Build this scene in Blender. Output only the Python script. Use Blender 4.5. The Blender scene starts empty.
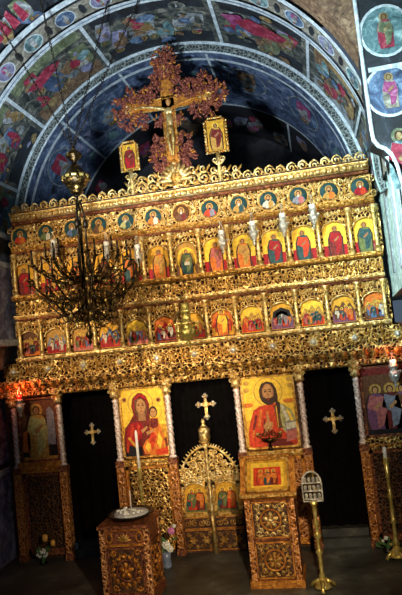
import bpy, math, random
from math import sin, cos, pi, radians, sqrt, atan2, hypot
from mathutils import Vector, Matrix
random.seed(7)
SC = bpy.context.scene
COL = SC.collection

# ------------------------------------------------------------------ camera, world, lights, exposure
CAM_POS = Vector((1.33791, -6.66445, 2.266))
FW = Vector((-0.179267, 0.980556, 0.0798275))
RT = Vector((0.976836, 0.187049, -0.103940))
UP = Vector((0.116850, -0.0593455, 0.991375))
cd = bpy.data.cameras.new('camera'); cam = bpy.data.objects.new('camera', cd); COL.objects.link(cam)
cd.sensor_fit = 'VERTICAL'; cd.sensor_height = 36.0; cd.lens = 36.0 * 599.6 / 595.0
cd.clip_start = 0.05; cd.clip_end = 100
M = Matrix.Identity(4)
for i in range(3):
    M[i][0] = RT[i]; M[i][1] = UP[i]; M[i][2] = -FW[i]; M[i][3] = CAM_POS[i]
cam.matrix_world = M
SC.camera = cam
SC.view_settings.view_transform = 'Standard'; SC.view_settings.look = 'None'
SC.view_settings.gamma = 1.0; SC.view_settings.use_curve_mapping = False
SC.view_settings.exposure = 0.55
w = bpy.data.worlds.new('world'); SC.world = w; w.use_nodes = True
w.node_tree.nodes['Background'].inputs[0].default_value = (0.30, 0.42, 0.60, 1)
w.node_tree.nodes['Background'].inputs[1].default_value = 0.16

def area(name, loc, target, sx, sy, power, color, spread=180):
    l = bpy.data.lights.new(name, 'AREA'); l.shape = 'RECTANGLE'; l.size = sx; l.size_y = sy
    l.energy = power; l.color = color; l.spread = radians(spread)
    o = bpy.data.objects.new(name, l); COL.objects.link(o); o.location = loc
    o.rotation_euler = (Vector(target) - Vector(loc)).to_track_quat('-Z', 'Y').to_euler(); return o
def spot(name, loc, target, power, color, ang, blend=.8, r=.15):
    l = bpy.data.lights.new(name, 'SPOT'); l.energy = power; l.color = color; l.spot_size = radians(ang)
    l.spot_blend = blend; l.shadow_soft_size = r
    o = bpy.data.objects.new(name, l); COL.objects.link(o); o.location = loc
    o.rotation_euler = (Vector(target) - Vector(loc)).to_track_quat('-Z', 'Y').to_euler(); return o
spot('screen_fill_warm', (2.2, -5.0, 4.0), (0.6, 0, 3.1), 600, (1.0, .83, .60), 38, 1.0, .05)  # added warm spot out of view, brightens the gold screen from the right
spot('screen_fill_warm', (-1.8, -4.6, 3.4), (-0.8, 0, 2.85), 620, (1.0, .80, .54), 48, 1.0, .05)  # second added warm spot, lifts the left half of the screen
spot('icon_fill', (0.4, -4.8, 2.6), (-.12, 0, 1.45), 430, (1.0, .86, .66), 27, 1.0, .04)  # added spot with no fixture, brightens the two big icons
spot('lectern_fill', (1.5, -4.8, 2.3), (0.35, -.7, .55), 430, (1.0, .80, .54), 50, 1.0, .04)  # unseen spot added to lift the lectern, stands and flowers
area('wall_fill_cool', (-1.9, -7.5, 5.0), (2.4, -1.0, 3.5), .8, 1.2, 42, (.74, .96, 1.0), 30)  # added cool area light for the right wall, no window stands there
spot('vault_fill', (-0.3, -3.6, 3.1), (0.1, -.4, 6.2), 640, (.78, .90, 1.0), 80, .45, .12)  # cool spot added below the vault to brighten its paintings

# ------------------------------------------------------------------ helpers
def at(px, py, Y):
    d = FW*599.6 + RT*(px-201) + UP*(297.5-py)
    return CAM_POS + d*((Y-CAM_POS.y)/d.y)

class MB:
    """collects polygons, then links them as one mesh object"""
    def __init__(s, mp=None):
        s.v = []; s.f = []; s.m = []; s.mats = []; s.mp = mp; s.sm = []
    def mi(s, m):
        if m not in s.mats: s.mats.append(m)
        return s.mats.index(m)
    def add(s, vs, fs, m, smooth=False):
        b = len(s.v); k = s.mi(m)
        if s.mp: vs = [s.mp(*p) for p in vs]
        s.v += [tuple(p) for p in vs]
        for f in fs: s.f.append([b+i for i in f]); s.m.append(k); s.sm.append(smooth)
    def box(s, x0, x1, y0, y1, z0, z1, m):
        vs = [(x, y, z) for x in (x0, x1) for y in (y0, y1) for z in (z0, z1)]
        s.add(vs, [(0,1,3,2),(4,6,7,5),(0,4,5,1),(2,3,7,6),(0,2,6,4),(1,5,7,3)], m)
    def prism(s, out, y0, y1, m, side=None):      # outline in x,z extruded in y
        n = len(out)
        s.add([(x, y0, z) for x, z in out]+[(x, y1, z) for x, z in out],
              [tuple(range(n)), tuple(range(2*n-1, n-1, -1))]+[(i, n+i, n+(i+1) % n, (i+1) % n) for i in range(n)], m)
    def prof(s, pr, x0, x1, m):                   # profile in (y,z) extruded along x
        n = len(pr)
        s.add([(x0, y, z) for y, z in pr]+[(x1, y, z) for y, z in pr],
              [tuple(range(n)), tuple(range(2*n-1, n-1, -1))]+[(i, n+i, n+(i+1) % n, (i+1) % n) for i in range(n)], m)
    def tube(s, path, r, m, n=6, closed=False):
        P = [Vector(p) for p in path]; L = len(P); vs = []; fs = []
        nrm = None
        for i, p in enumerate(P):
            if closed: t = P[(i+1) % L]-P[i-1]
            else: t = P[min(i+1, L-1)]-P[max(i-1, 0)]
            t.normalize()
            if nrm is None:
                a = Vector((0, 0, 1)) if abs(t.z) < .9 else Vector((1, 0, 0)); nrm = t.cross(a).normalized()
            else:
                nrm = (nrm - t*nrm.dot(t)); nrm = nrm.normalized() if nrm.length > 1e-6 else t.orthogonal().normalized()
            b = t.cross(nrm); rr = r[i] if isinstance(r, (list, tuple)) else r
            for k in range(n):
                a = 2*pi*k/n; vs.append(p+nrm*(rr*cos(a))+b*(rr*sin(a)))
        for i in range(L if closed else L-1):
            j = (i+1) % L
            for k in range(n): fs.append((i*n+k, i*n+(k+1) % n, j*n+(k+1) % n, j*n+k))
        if not closed: fs += [tuple(range(n-1, -1, -1)), tuple(range((L-1)*n, L*n))]
        s.add(vs, fs, m, True)
    def lathe(s, pr, c, m, n=14, lobes=0, amp=0, twist=0, ax='z'):
        vs = []; fs = []; L = len(pr)
        for r, z in pr:
            for k in range(n):
                a = 2*pi*k/n; rr = r*(1+amp*cos(lobes*a+twist*z)) if lobes else r
                if ax == 'z': vs.append((c[0]+rr*cos(a), c[1]+rr*sin(a), c[2]+z))
                else: vs.append((c[0]+rr*cos(a), c[1]-z, c[2]+rr*sin(a)))
        for i in range(L-1):
            for k in range(n): fs.append((i*n+k, i*n+(k+1) % n, (i+1)*n+(k+1) % n, (i+1)*n+k))
        fs += [tuple(range(n-1, -1, -1)), tuple(range((L-1)*n, L*n))]
        s.add(vs, fs, m, True)
    def blob(s, c, r, m, nu=8, nv=5, rot=0):      # ellipsoid, rot about y
        vs = []; fs = []
        for j in range(1, nv):
            p = pi*j/nv
            for k in range(nu):
                a = 2*pi*k/nu; x = r[0]*sin(p)*cos(a); y = r[1]*sin(p)*sin(a); z = r[2]*cos(p)
                vs.append((c[0]+x*cos(rot)+z*sin(rot), c[1]+y, c[2]-x*sin(rot)+z*cos(rot)))
        for q in (1, -1):
            vs.append((c[0]+q*r[2]*sin(rot), c[1], c[2]+q*r[2]*cos(rot)))
        T = len(vs)-2; B = T+1
        for j in range(nv-2):
            for k in range(nu): fs.append((j*nu+k, j*nu+(k+1) % nu, (j+1)*nu+(k+1) % nu, (j+1)*nu+k))
        for k in range(nu):
            fs.append((T, (k+1) % nu, k)); o = (nv-2)*nu; fs.append((B, o+k, o+(k+1) % nu))
        s.add(vs, fs, m, True)
    # carved ornament, in the x,z plane at depth y (towards the viewer = -y)
    def scroll(s, x, z, r, y, m, flip=1, a0=0, t=None, turns=1.5, n=16):
        t = t or r*.2; P = []; R = []
        for i in range(n+1):
            f = i/n; a = a0+flip*2*pi*turns*f; q = r*(1-.86*f)
            P.append((x+q*cos(a), y-r*.28*f, z+q*sin(a))); R.append(t*(1-.35*f))
        s.tube(P, R, m, 5)
    def leaf(s, x, z, L, ang, y, m, w=.34, lift=.25):
        cx = x+cos(ang)*L/2; cz = z+sin(ang)*L/2
        s.blob((cx, y-L*lift*.5, cz), (L*w*.5, L*lift*.5, L*.55), m, 6, 4, pi/2-ang)
    def rosette(s, x, z, r, y, m, n=6, m2=None, a0=0):
        for k in range(n):
            a = a0+2*pi*k/n; s.blob((x+cos(a)*r*.6, y-r*.12, z+sin(a)*r*.6), (r*.3, r*.2, r*.42), m, 6, 4, pi/2-a)
        s.blob((x, y-r*.22, z), (r*.28, r*.28, r*.28), m2 or m, 8, 4)
    def ring(s, x, z, r, y, t, m, n=24, rz=None):
        s.tube([(x+r*cos(2*pi*k/n), y, z+(rz or r)*sin(2*pi*k/n)) for k in range(n)], t, m, 5, True)
    # paint on a surface: u,v across it, h = height of the paint
    def flat(s, pts, h, m):
        n = len(pts); cu = sum(p[0] for p in pts)/n; cv = sum(p[1] for p in pts)/n
        s.add([(u, v, h) for u, v in pts]+[(cu, cv, h)], [(i, (i+1) % n, n) for i in range(n)], m)
    def disc(s, u, v, ru, rv, h, m, n=16, rot=0):
        s.flat([(u+ru*cos(a)*cos(rot)-rv*sin(a)*sin(rot), v+ru*cos(a)*sin(rot)+rv*sin(a)*cos(rot)) for a in [2*pi*k/n for k in range(n)]], h, m)
    def hoop(s, u, v, r0, r1, h, m, n=24, asp=1, rot=0):
        def q(r, a):
            x, y = r*cos(a), r*asp*sin(a); return (u+x*cos(rot)-y*sin(rot), v+x*sin(rot)+y*cos(rot), h)
        s.add([q(r, 2*pi*k/n) for r in (r0, r1) for k in range(n)], [(k, (k+1) % n, n+(k+1) % n, n+k) for k in range(n)], m)
    def quad(s, u0, u1, v0, v1, h, m, nu=1, nv=1):
        vs = [(u0+(u1-u0)*i/nu, v0+(v1-v0)*j/nv, h) for j in range(nv+1) for i in range(nu+1)]
        s.add(vs, [(j*(nu+1)+i, j*(nu+1)+i+1, (j+1)*(nu+1)+i+1, (j+1)*(nu+1)+i) for j in range(nv) for i in range(nu)], m)
    def figure(s, u, v, H, h, robe, cloak, skin, halo=None, ang=0, e=.002, lean=0):
        def T(p): return (u+(p[0]*cos(ang)-p[1]*sin(ang))*H, v+(p[0]*sin(ang)+p[1]*cos(ang))*H)
        if halo: c = T((lean*.87, .87)); s.disc(c[0], c[1], .125*H, .125*H, h, halo, 12)
        if robe[:2] == 'p_': s.flat([T((p[0]*1.22, p[1]*1.03-.012)) for p in [(-.17,0),(-.21,.25),(-.2,.55),(-.13,.76),(0,.8),(.13,.76),(.2,.55),(.19,.25),(.19,0)]], h+e*.5, 'hair')
        s.flat([T(p) for p in [(-.17,0),(-.21,.25),(-.2,.55),(-.13,.76),(0,.8),(.13,.76),(.2,.55),(.19,.25),(.19,0)]], h+e, robe)
        s.flat([T(p) for p in [(-.2,.5),(-.12,.77),(.02,.72),(.16,.72),(.2,.45),(.1,.12),(-.02,.06),(-.02,.4)]], h+2*e, cloak)
        s.flat([T(p) for p in [(-.06,.5),(.09,.62),(.12,.58),(-.02,.44)]], h+3*e, skin)
        c = T((lean*.87, .865)); s.disc(c[0], c[1], .075*H, .085*H, h+2*e, 'hair', 10); s.disc(c[0], c[1]-.01*H, .052*H, .068*H, h+3*e, skin, 10)
    def build(s, name, parent=None, loc=None):
        me = bpy.data.meshes.new(name); me.from_pydata(s.v, [], s.f)
        for m in s.mats: me.materials.append(MAT[m])
        me.polygons.foreach_set('material_index', s.m); me.polygons.foreach_set('use_smooth', s.sm); me.update()
        o = bpy.data.objects.new(name, me); COL.objects.link(o)
        if loc: o.location = loc
        if parent: o.parent = parent
        return o

def tag(o, label=None, cat=None, group=None, kind=None):
    if label: o['label'] = label
    if cat: o['category'] = cat
    if group: o['group'] = group
    if kind: o['kind'] = kind
    return o
def empty(name, loc, label, cat, group=None):
    o = bpy.data.objects.new(name, None); COL.objects.link(o); o.location = loc; o.empty_display_size = .05
    return tag(o, label, cat, group)
def struct(o): o['kind'] = 'structure'; return o
def copy_tree(o, parent=None):
    c = o.copy(); COL.objects.link(c); c.parent = parent
    for ch in [k for k in COL.objects if k.parent == o]: copy_tree(ch, c)
    return c

# ------------------------------------------------------------------ materials
MAT = {}
def new(name):
    m = bpy.data.materials.new(name); m.use_nodes = True; MAT[name] = m
    nt = m.node_tree; return m, nt, nt.nodes['Principled BSDF']
def noise(nt, scale, detail=3, rough=.6, dist=0):
    tc = nt.nodes.new('ShaderNodeTexCoord'); n = nt.nodes.new('ShaderNodeTexNoise')
    nt.links.new(tc.outputs['Object'], n.inputs['Vector'])
    n.inputs['Scale'].default_value = scale; n.inputs['Detail'].default_value = detail
    n.inputs['Roughness'].default_value = rough; n.inputs['Distortion'].default_value = dist
    return n
def ramp(nt, src, stops):
    r = nt.nodes.new('ShaderNodeValToRGB'); nt.links.new(src, r.inputs[0])
    e = r.color_ramp.elements
    while len(e) < len(stops): e.new(.5)
    for i, (p, c) in enumerate(stops): e[i].position = p; e[i].color = (*c, 1)
    return r
def mat(name, stops, scale=12, rough=.6, metal=0, bump=0, detail=3, dist=0, bscale=None, spec=.5, vor=None):
    """noise-mixed colours; vor = scale of a carved network pattern instead of plain noise"""
    m, nt, b = new(name)
    if vor:
        tc = nt.nodes.new('ShaderNodeTexCoord'); n0 = nt.nodes.new('ShaderNodeTexNoise'); n0.inputs['Scale'].default_value = vor*.6
        nt.links.new(tc.outputs['Object'], n0.inputs['Vector'])
        mx = nt.nodes.new('ShaderNodeVectorMath'); mx.operation = 'MULTIPLY_ADD'
        nt.links.new(n0.outputs['Color'], mx.inputs[0]); mx.inputs[1].default_value = (1.2/vor,)*3
        nt.links.new(tc.outputs['Object'], mx.inputs[2])
        v = nt.nodes.new('ShaderNodeTexVoronoi'); v.feature = 'DISTANCE_TO_EDGE'; v.inputs['Scale'].default_value = vor
        nt.links.new(mx.outputs[0], v.inputs['Vector']); src = v.outputs['Distance']
    else:
        n = noise(nt, scale, detail, .72 if detail > 9 else .65, dist); src = n.outputs['Fac']
    r = ramp(nt, src, stops); nt.links.new(r.outputs[0], b.inputs['Base Color'])
    b.inputs['Roughness'].default_value = rough; b.inputs['Metallic'].default_value = metal
    b.inputs['Specular IOR Level'].default_value = spec
    if bump:
        bp = nt.nodes.new('ShaderNodeBump'); bp.inputs['Strength'].default_value = bump; bp.inputs['Distance'].default_value = .012
        if vor:
            bp.invert = True; nt.links.new(src, bp.inputs['Height']); bp.inputs['Distance'].default_value = .03
        else:
            nb = noise(nt, bscale or scale*2.5, 3); nt.links.new(nb.outputs['Fac'], bp.inputs['Height'])
        nt.links.new(bp.outputs[0], b.inputs['Normal'])
    return m
G1, G2, G3 = (.26, .095, .012), (.66, .35, .065), (.98, .70, .26)
mat('gold', [(.30, G1), (.5, G2), (.7, G3)], 25, .30, .85, .9, bscale=90)
mat('gold_pale', [(.32, (.38, .18, .035)), (.5, (.78, .52, .16)), (.68, (1, .86, .50))], 25, .30, .75, .6, bscale=80)
mat('gold_orange', [(.3, (.25, .065, .01)), (.55, (.62, .24, .03)), (.75, (.9, .46, .09))], 22, .38, .6, .8, bscale=80)
mat('gold_red', [(.34, (.05, .010, .006)), (.52, (.26, .055, .03)), (.72, (.70, .28, .18))], 40, .4, .35, 1, bscale=90)
mat('wood_red', [(.35, (.05, .012, .006)), (.55, (.26, .07, .025)), (.72, (.62, .28, .07))], 38, .45, .3, 1, bscale=90)
mat('ground', [(.35, (.020, .008, .004)), (.6, (.10, .035, .010)), (.8, (.35, .16, .03))], 30, .6, .2, .6)
mat('filigree', [(.0, (.95, .68, .26)), (.09, (.62, .34, .07)), (.17, (.10, .032, .008)), (.4, (.022, .008, .004))], 1, .35, .65, 1, vor=24)
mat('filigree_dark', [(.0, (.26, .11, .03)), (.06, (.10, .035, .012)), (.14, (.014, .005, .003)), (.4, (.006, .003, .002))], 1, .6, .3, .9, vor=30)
mat('filigree_red', [(.0, (.80, .42, .16)), (.12, (.48, .17, .05)), (.28, (.14, .035, .012)), (.4, (.07, .02, .008))], 1, .45, .4, .9, vor=26)
mat('silver', [(.3, (.35, .30, .25)), (.55, (.80, .76, .66)), (.75, (1, .97, .88))], 45, .28, .75, .8, bscale=90)
mat('silver_rose', [(.35, (.30, .16, .10)), (.5, (.85, .66, .56)), (.65, (1, .94, .88))], 40, .32, .3, .6, bscale=90)
mat('brass', [(.3, (.40, .25, .04)), (.55, (.85, .66, .18)), (.75, (1, .90, .50))], 18, .3, .7, .3)
mat('brass_green', [(.3, (.20, .15, .03)), (.55, (.55, .46, .12)), (.75, (.90, .80, .36))], 30, .3, .75, .5)
mat('bronze', [(.35, (.012, .008, .004)), (.56, (.06, .035, .010)), (.72, (.60, .40, .11))], 20, .3, .85, .3)
mat('iron', [(.3, (.008, .007, .006)), (.7, (.05, .04, .03))], 20, .4, .8)
mat('black_cloth', [(.3, (.0015, .0012, .001)), (.7, (.004, .003, .003))], 10, .95, 0, spec=.05)
mat('stone', [(.35, (.018, .018, .014)), (.55, (.055, .057, .045)), (.78, (.20, .205, .165))], 2.2, .5, 0, .3, detail=6, bscale=14)
mat('step_stone', [(.35, (.012, .012, .010)), (.6, (.05, .05, .040)), (.8, (.16, .16, .12))], 6, .5, 0, .3, detail=5)
mat('wax', [(.3, (.75, .72, .62)), (.7, (.95, .93, .86))], 30, .5)
mat('sand', [(.3, (.35, .33, .30)), (.7, (.85, .83, .80))], 60, .8, 0, .8)
mat('glass_red', [(.3, (.45, .01, .02)), (.7, (.85, .04, .05))], 20, .15)
mat('glass_blue', [(.3, (.10, .13, .22)), (.7, (.25, .30, .42))], 20, .2)
mat('petal_white', [(.3, (.62, .62, .48)), (.7, (.95, .95, .88))], 40, .6)
mat('petal_orange', [(.3, (.75, .28, .03)), (.7, (.98, .62, .15))], 40, .6)
mat('petal_pink', [(.3, (.45, .06, .28)), (.7, (.85, .35, .65))], 40, .6)
mat('leaf_green', [(.3, (.02, .07, .02)), (.7, (.10, .24, .06))], 30, .6)
# icon paints
def paint(n, c, k=.55, sc=30, rough=.45, metal=0):
    d = tuple(x*k for x in c); l = tuple(min(1, x*1.25+.01) for x in c)
    mat(n, [(.32, d), (.52, c), (.72, l)], sc, .6, metal, spec=.22)
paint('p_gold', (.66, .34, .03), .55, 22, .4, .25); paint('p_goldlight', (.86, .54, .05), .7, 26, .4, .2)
paint('p_golddk', (.50, .27, .05)); paint('p_red', (.36, .008, .012)); paint('p_scarlet', (.60, .05, .012))
paint('p_maroon', (.17, .018, .012), .4); paint('p_brown', (.14, .055, .02)); paint('p_orange', (.66, .17, .02))
paint('p_teal', (.025, .075, .075)); paint('p_green', (.13, .16, .05)); paint('p_blue', (.10, .16, .30))
paint('p_grey', (.24, .23, .26)); paint('p_white', (.62, .56, .42)); paint('p_purple', (.20, .07, .14))
paint('p_black', (.012, .010, .010)); paint('p_pink', (.50, .14, .12)); paint('p_olive', (.45, .40, .14), .4)
paint('skin', (.50, .24, .08), .6, 60); paint('skin_dark', (.34, .15, .06), .65, 60); paint('hair', (.045, .018, .010), .6, 60)
# fresco paints
def fres(n, a, b, c, sc=5, st=(.36, .52, .68)): mat(n, [(st[0], a), (st[1], b), (st[2], c)], sc*1.5, .75, 0, .3, detail=12, dist=1.0, bscale=30)
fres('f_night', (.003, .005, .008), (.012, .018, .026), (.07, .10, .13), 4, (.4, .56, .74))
fres('f_blue', (.012, .022, .055), (.055, .10, .19), (.26, .38, .52), 4)
fres('f_panel', (.008, .012, .014), (.075, .085, .075), (.32, .32, .26), 6, (.40, .53, .68))
fres('f_apse', (.010, .018, .04), (.07, .11, .21), (.36, .44, .56), 4.5, (.38, .54, .72))
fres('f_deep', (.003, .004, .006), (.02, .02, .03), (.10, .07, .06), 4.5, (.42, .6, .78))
fres('f_teal', (.02, .06, .07), (.10, .20, .22), (.40, .58, .58), 7)
fres('f_ochre', (.10, .06, .02), (.22, .15, .06), (.45, .38, .20), 8)
fres('f_crimson', (.10, .006, .02), (.26, .015, .045), (.42, .14, .18), 9)
fres('f_magenta', (.16, .01, .08), (.24, .04, .14), (.45, .24, .34), 9)
fres('f_grey', (.06, .07, .08), (.20, .23, .25), (.50, .56, .58), 8)
fres('f_white', (.28, .33, .36), (.46, .55, .60), (.82, .90, .92), 10)
fres('f_mint', (.20, .30, .28), (.42, .58, .54), (.85, .97, .92), 6)
fres('f_brown', (.04, .022, .012), (.15, .09, .05), (.34, .24, .14), 9)
fres('f_green', (.05, .07, .03), (.11, .14, .08), (.34, .38, .24), 9)
fres('f_lav', (.06, .06, .12), (.20, .21, .34), (.50, .54, .70), 6)
fres('f_tan', (.06, .06, .05), (.20, .19, .15), (.48, .48, .42), 8)
mat('f_orn', [(.0, (.26, .30, .29)), (.06, (.12, .15, .14)), (.13, (.035, .045, .045)), (.4, (.010, .016, .020))], 1, .7, 0, .3, vor=24)
mat('f_ornlight', [(.0, (.70, .85, .92)), (.10, (.35, .50, .60)), (.24, (.06, .11, .16)), (.4, (.03, .05, .08))], 1, .7, 0, .3, vor=14)
FC = ['f_teal', 'f_ochre', 'f_brown', 'f_blue', 'f_grey', 'f_brown', 'f_green', 'f_blue', 'f_grey', 'f_panel', 'f_crimson', 'f_lav']

# ------------------------------------------------------------------ the setting
XC, ZC = -.05, 3.77
def cyl(R): return lambda u, v, h: (XC+(R-h)*sin(u/R), v, ZC+(R-h)*cos(u/R))
def arc(d, R): return radians(d)*R
R1, R2 = 2.21, 2.07
b = MB(); b.box(-6, 6, -9, 3, -.12, 0, 'stone'); struct(b.build('floor'))

def medal(c, u, v, r, asp, bg, robe, h=.006, rot=0, halo='f_ochre', cloak='f_grey'):
    c.disc(u, v, r, r*asp, h, bg, 24, rot); c.hoop(u, v, r*.94, r*1.05, h+.002, 'f_white', 28, asp, rot)
    a = rot+pi/2 if asp > 1.3 else rot
    c.figure(u+.9*r*sin(a-0), v-.75*r*cos(a), r*1.55, h+.003, robe, cloak, 'f_ochre', halo, a)

def ringface(mb, y, r0, r1, m, n=80, d0=-92, d1=92):
    vs = []; fs = []
    for k in range(n+1):
        a = radians(d0+(d1-d0)*k/n)
        vs += [(XC+r*sin(a), y, ZC+r*cos(a)) for r in (r0, r1)]
    for k in range(n): fs.append((2*k, 2*k+1, 2*k+3, 2*k+2))
    mb.add(vs, fs, m)
_rf = ringface
# painted barrel over the iconostasis: scene panels between the ornamental ring and the roundel band
c = MB(cyl(R1)); rnd = random.Random(11)
c.quad(arc(-92, R1), arc(92, R1), -.74, .3, 0, 'f_panel', 80, 4)
for d in (-49, -19.3, 18.6, 48.8, -72, 72):
    c.quad(arc(d-.55, R1), arc(d+.55, R1), -.70, .30, .012, 'f_white', 1, 2)
spans = [(-71, -50), (-48, -20), (-18, 17.5), (20, 47.5), (50, 71), (73, 90), (-90, -73)]
for si, (a0, a1) in enumerate(spans):
    w_ = arc(a1-a0, R1)
    c.quad(arc(a0, R1)+.04, arc(a1, R1)-.04, .02, .27, .004, ['f_night', 'f_brown', 'f_night', 'f_night', 'f_grey', 'f_brown', 'f_teal'][si], 10, 1)
    c.quad(arc(a0, R1)+.04, arc(a1, R1)-.04, -.70, -.50, .004, ['f_green', 'f_green', 'f_night', 'f_night', 'f_ochre', 'f_green', 'f_green'][si], 10, 1)
    n = max(3, int(w_/.14))
    for k in range(n):
        u = arc(a0, R1)+.1+(w_-.2)*(k+.5)/n; v = rnd.uniform(-.60, -.22)
        c.figure(u, v, rnd.uniform(.36, .6), .008+.004*(k % 3), rnd.choice(FC), rnd.choice(FC), 'f_ochre', rnd.choice(['f_ochre', 'f_green', None]), rnd.uniform(-.5, .5), .0012)
    for k in range(n*2):
        u = arc(a0, R1)+.08+(w_-.16)*rnd.random(); v = rnd.uniform(-.62, .2); q = rnd.uniform(.03, .09)
        c.flat([(u+q*rnd.uniform(.6, 1.3)*cos(t), v+q*rnd.uniform(.5, 1.2)*sin(t)) for t in [2*pi*j/7 for j in range(7)]], .022, rnd.choice(FC))
# crimson garment on the left panel, wine robe on the right panel
c.flat([(arc(-44, R1), -.45), (arc(-40, R1), -.30), (arc(-33, R1), -.33), (arc(-30, R1), -.42), (arc(-35, R1), -.50)], .026, 'f_crimson')
c.flat([(arc(24, R1), -.35), (arc(30, R1), -.15), (arc(40, R1), -.25), (arc(42, R1), -.4), (arc(30, R1), -.48)], .026, 'f_crimson')
c.flat([(arc(21, R1), -.45), (arc(24, R1), -.25), (arc(29, R1), -.35), (arc(27, R1), -.5)], .028, 'f_magenta')
struct(c.build('ceiling'))

# white borders and roundel band
c = MB(cyl(R1)); c.quad(arc(-92, R1), arc(92, R1), -.80, -.70, .03, 'f_white', 80, 1)
c.quad(arc(-92, R1), arc(92, R1), -.762, -.748, .034, 'f_blue', 80, 1)
c.quad(arc(-92, R1), arc(92, R1), -1.20, -1.12, .03, 'f_white', 80, 1)
c.quad(arc(-92, R1), arc(92, R1), -.70, -.695, .0, 'f_white', 80, 1)
struct(c.build('trim_1'))
c = MB(cyl(R1)); c.quad(arc(-92, R1), arc(92, R1), -1.12, -.80, .008, 'f_tan', 80, 2)
c.quad(arc(-92, R1), arc(92, R1), -1.12, -1.06, .012, 'f_night', 80, 1)  # shade of the band's near edge face, painted as a dark strip
for k, d in enumerate(range(-86, 90, 11)):
    bg = ['f_blue', 'f_lav', 'f_teal'][k % 3]
    medal(c, arc(d-1.2, R1), -.93, .115, 1.0, bg, ['f_magenta', 'f_grey', 'f_blue', 'f_crimson'][k % 4], .014)
    c.disc(arc(d+4.3, R1), -.93, .035, .09, .014, 'f_night', 10)
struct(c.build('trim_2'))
# nearer bay of the vault on the left
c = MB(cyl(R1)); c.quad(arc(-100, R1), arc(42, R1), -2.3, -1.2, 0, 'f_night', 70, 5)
c.quad(arc(42, R1), arc(92, R1), -1.49, -1.2, 0, 'f_brown', 30, 1)
for k in range(22):
    u = arc(-98+rnd.random()*110, R1); v = -1.25-rnd.random()*.55
    c.figure(u, v-.1, rnd.uniform(.25, .45), .008+.004*(k % 3), rnd.choice(FC), rnd.choice(FC), 'f_ochre', None, rnd.uniform(-.8, .8), .0012)
for k in range(5):
    u = arc(-41+k*3.0, R1); c.flat([(u-.05, -1.28), (u-.03, -1.52), (u+.02, -1.56), (u+.05, -1.30)], .02, 'f_crimson')
struct(c.build('ceiling'))
c = MB()
_rf(c, -1.492, R1, R1+1.6, 'f_brown', 40, 38, 95); struct(c.build('wall_front'))

# ornamental ring (arch face) and inner barrel
c = MB(); ringface(c, .30, R2, R1+.02, 'f_orn')
for r0, r1 in ((R2, R2+.022), (R1-.035, R1)):
    ringface(c, .292, r0, r1, 'f_white'); 
struct(c.build('trim_3'))
c = MB(cyl(R2)); c.quad(arc(-92, R2), arc(92, R2), .30, 3.3, 0, 'f_apse', 70, 8)
for d in (-44, -17.6, 13.7):
    c.quad(arc(d-.45, R2), arc(d+.45, R2), .3, 1.9, .01, 'f_white', 1, 4)
for v in (1.9, .42):
    c.quad(arc(-92, R2), arc(92, R2), v, v+.06, .01, 'f_white', 70, 1)
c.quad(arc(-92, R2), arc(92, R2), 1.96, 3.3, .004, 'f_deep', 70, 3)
c.quad(arc(40.4, R2), arc(41.4, R2), 1.9, 3.3, .01, 'f_white', 1, 3)
for d, v, asp, robe in ((26, .98, 1.45, 'f_brown'), (50, 1.02, 1.6, 'f_magenta'), (-31, 1.05, 1.5, 'f_blue'), (-57, .95, 1.6, 'f_crimson'), (-2, 1.15, 1.5, 'f_ochre'), (71, 1.1, 1.5, 'f_teal')):
    u = arc(d, R2); c.disc(u, v, .26, .26*asp, .006, 'f_blue', 24); c.hoop(u, v, .25, .268, .009, 'f_grey', 30, asp)
    c.figure(u, v-.30, .62, .011, robe, 'f_grey', 'f_ochre', 'f_ochre', 0, .0012)
    c.flat([(u+.05, v-.25), (u+.09, v+.05), (u+.13, v-.1), (u+.12, v-.3)], .02, robe)
for k in range(26):
    u = arc(rnd.uniform(-80, 80), R2); v = rnd.uniform(2.1, 2.9)
    c.figure(u, v, .5, .010+.003*(k % 3), rnd.choice(['f_brown', 'f_crimson', 'f_grey', 'f_lav']), rnd.choice(['f_brown', 'f_grey', 'f_magenta']), 'f_ochre', 'f_brown', rnd.uniform(-.3, .3), .0012)
for k in range(40):
    u = arc(rnd.uniform(-85, 85), R2); v = rnd.uniform(.55, 1.8); q = rnd.uniform(.04, .12)
    c.flat([(u+q*rnd.uniform(.3, 1.3)*cos(t), v+q*rnd.uniform(.6, 1.6)*sin(t)) for t in [2*pi*j/7 for j in range(7)]], .004, rnd.choice(['f_blue', 'f_grey', 'f_deep', 'f_lav', 'f_teal']))
struct(c.build('ceiling'))
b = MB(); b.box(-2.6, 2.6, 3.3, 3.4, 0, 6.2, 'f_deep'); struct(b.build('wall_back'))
b = MB(); b.box(-4.1, -4.0, -9, 3.4, 0, 7.4, 'f_night'); b.box(-4.0, -2.2, -1.4, -1.3, 2.5, 7.4, 'f_night'); struct(b.build('wall_left'))
b = MB(); b.box(4.0, 4.1, -9, 3.4, 0, 7.4, 'f_night'); b.box(2.7, 4.0, -1.4, -1.3, 0, 7.4, 'f_night'); struct(b.build('wall_right'))
b = MB(); b.box(-4.1, 4.1, -9, 3.4, 7.4, 7.5, 'f_night'); struct(b.build('ceiling'))

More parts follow.
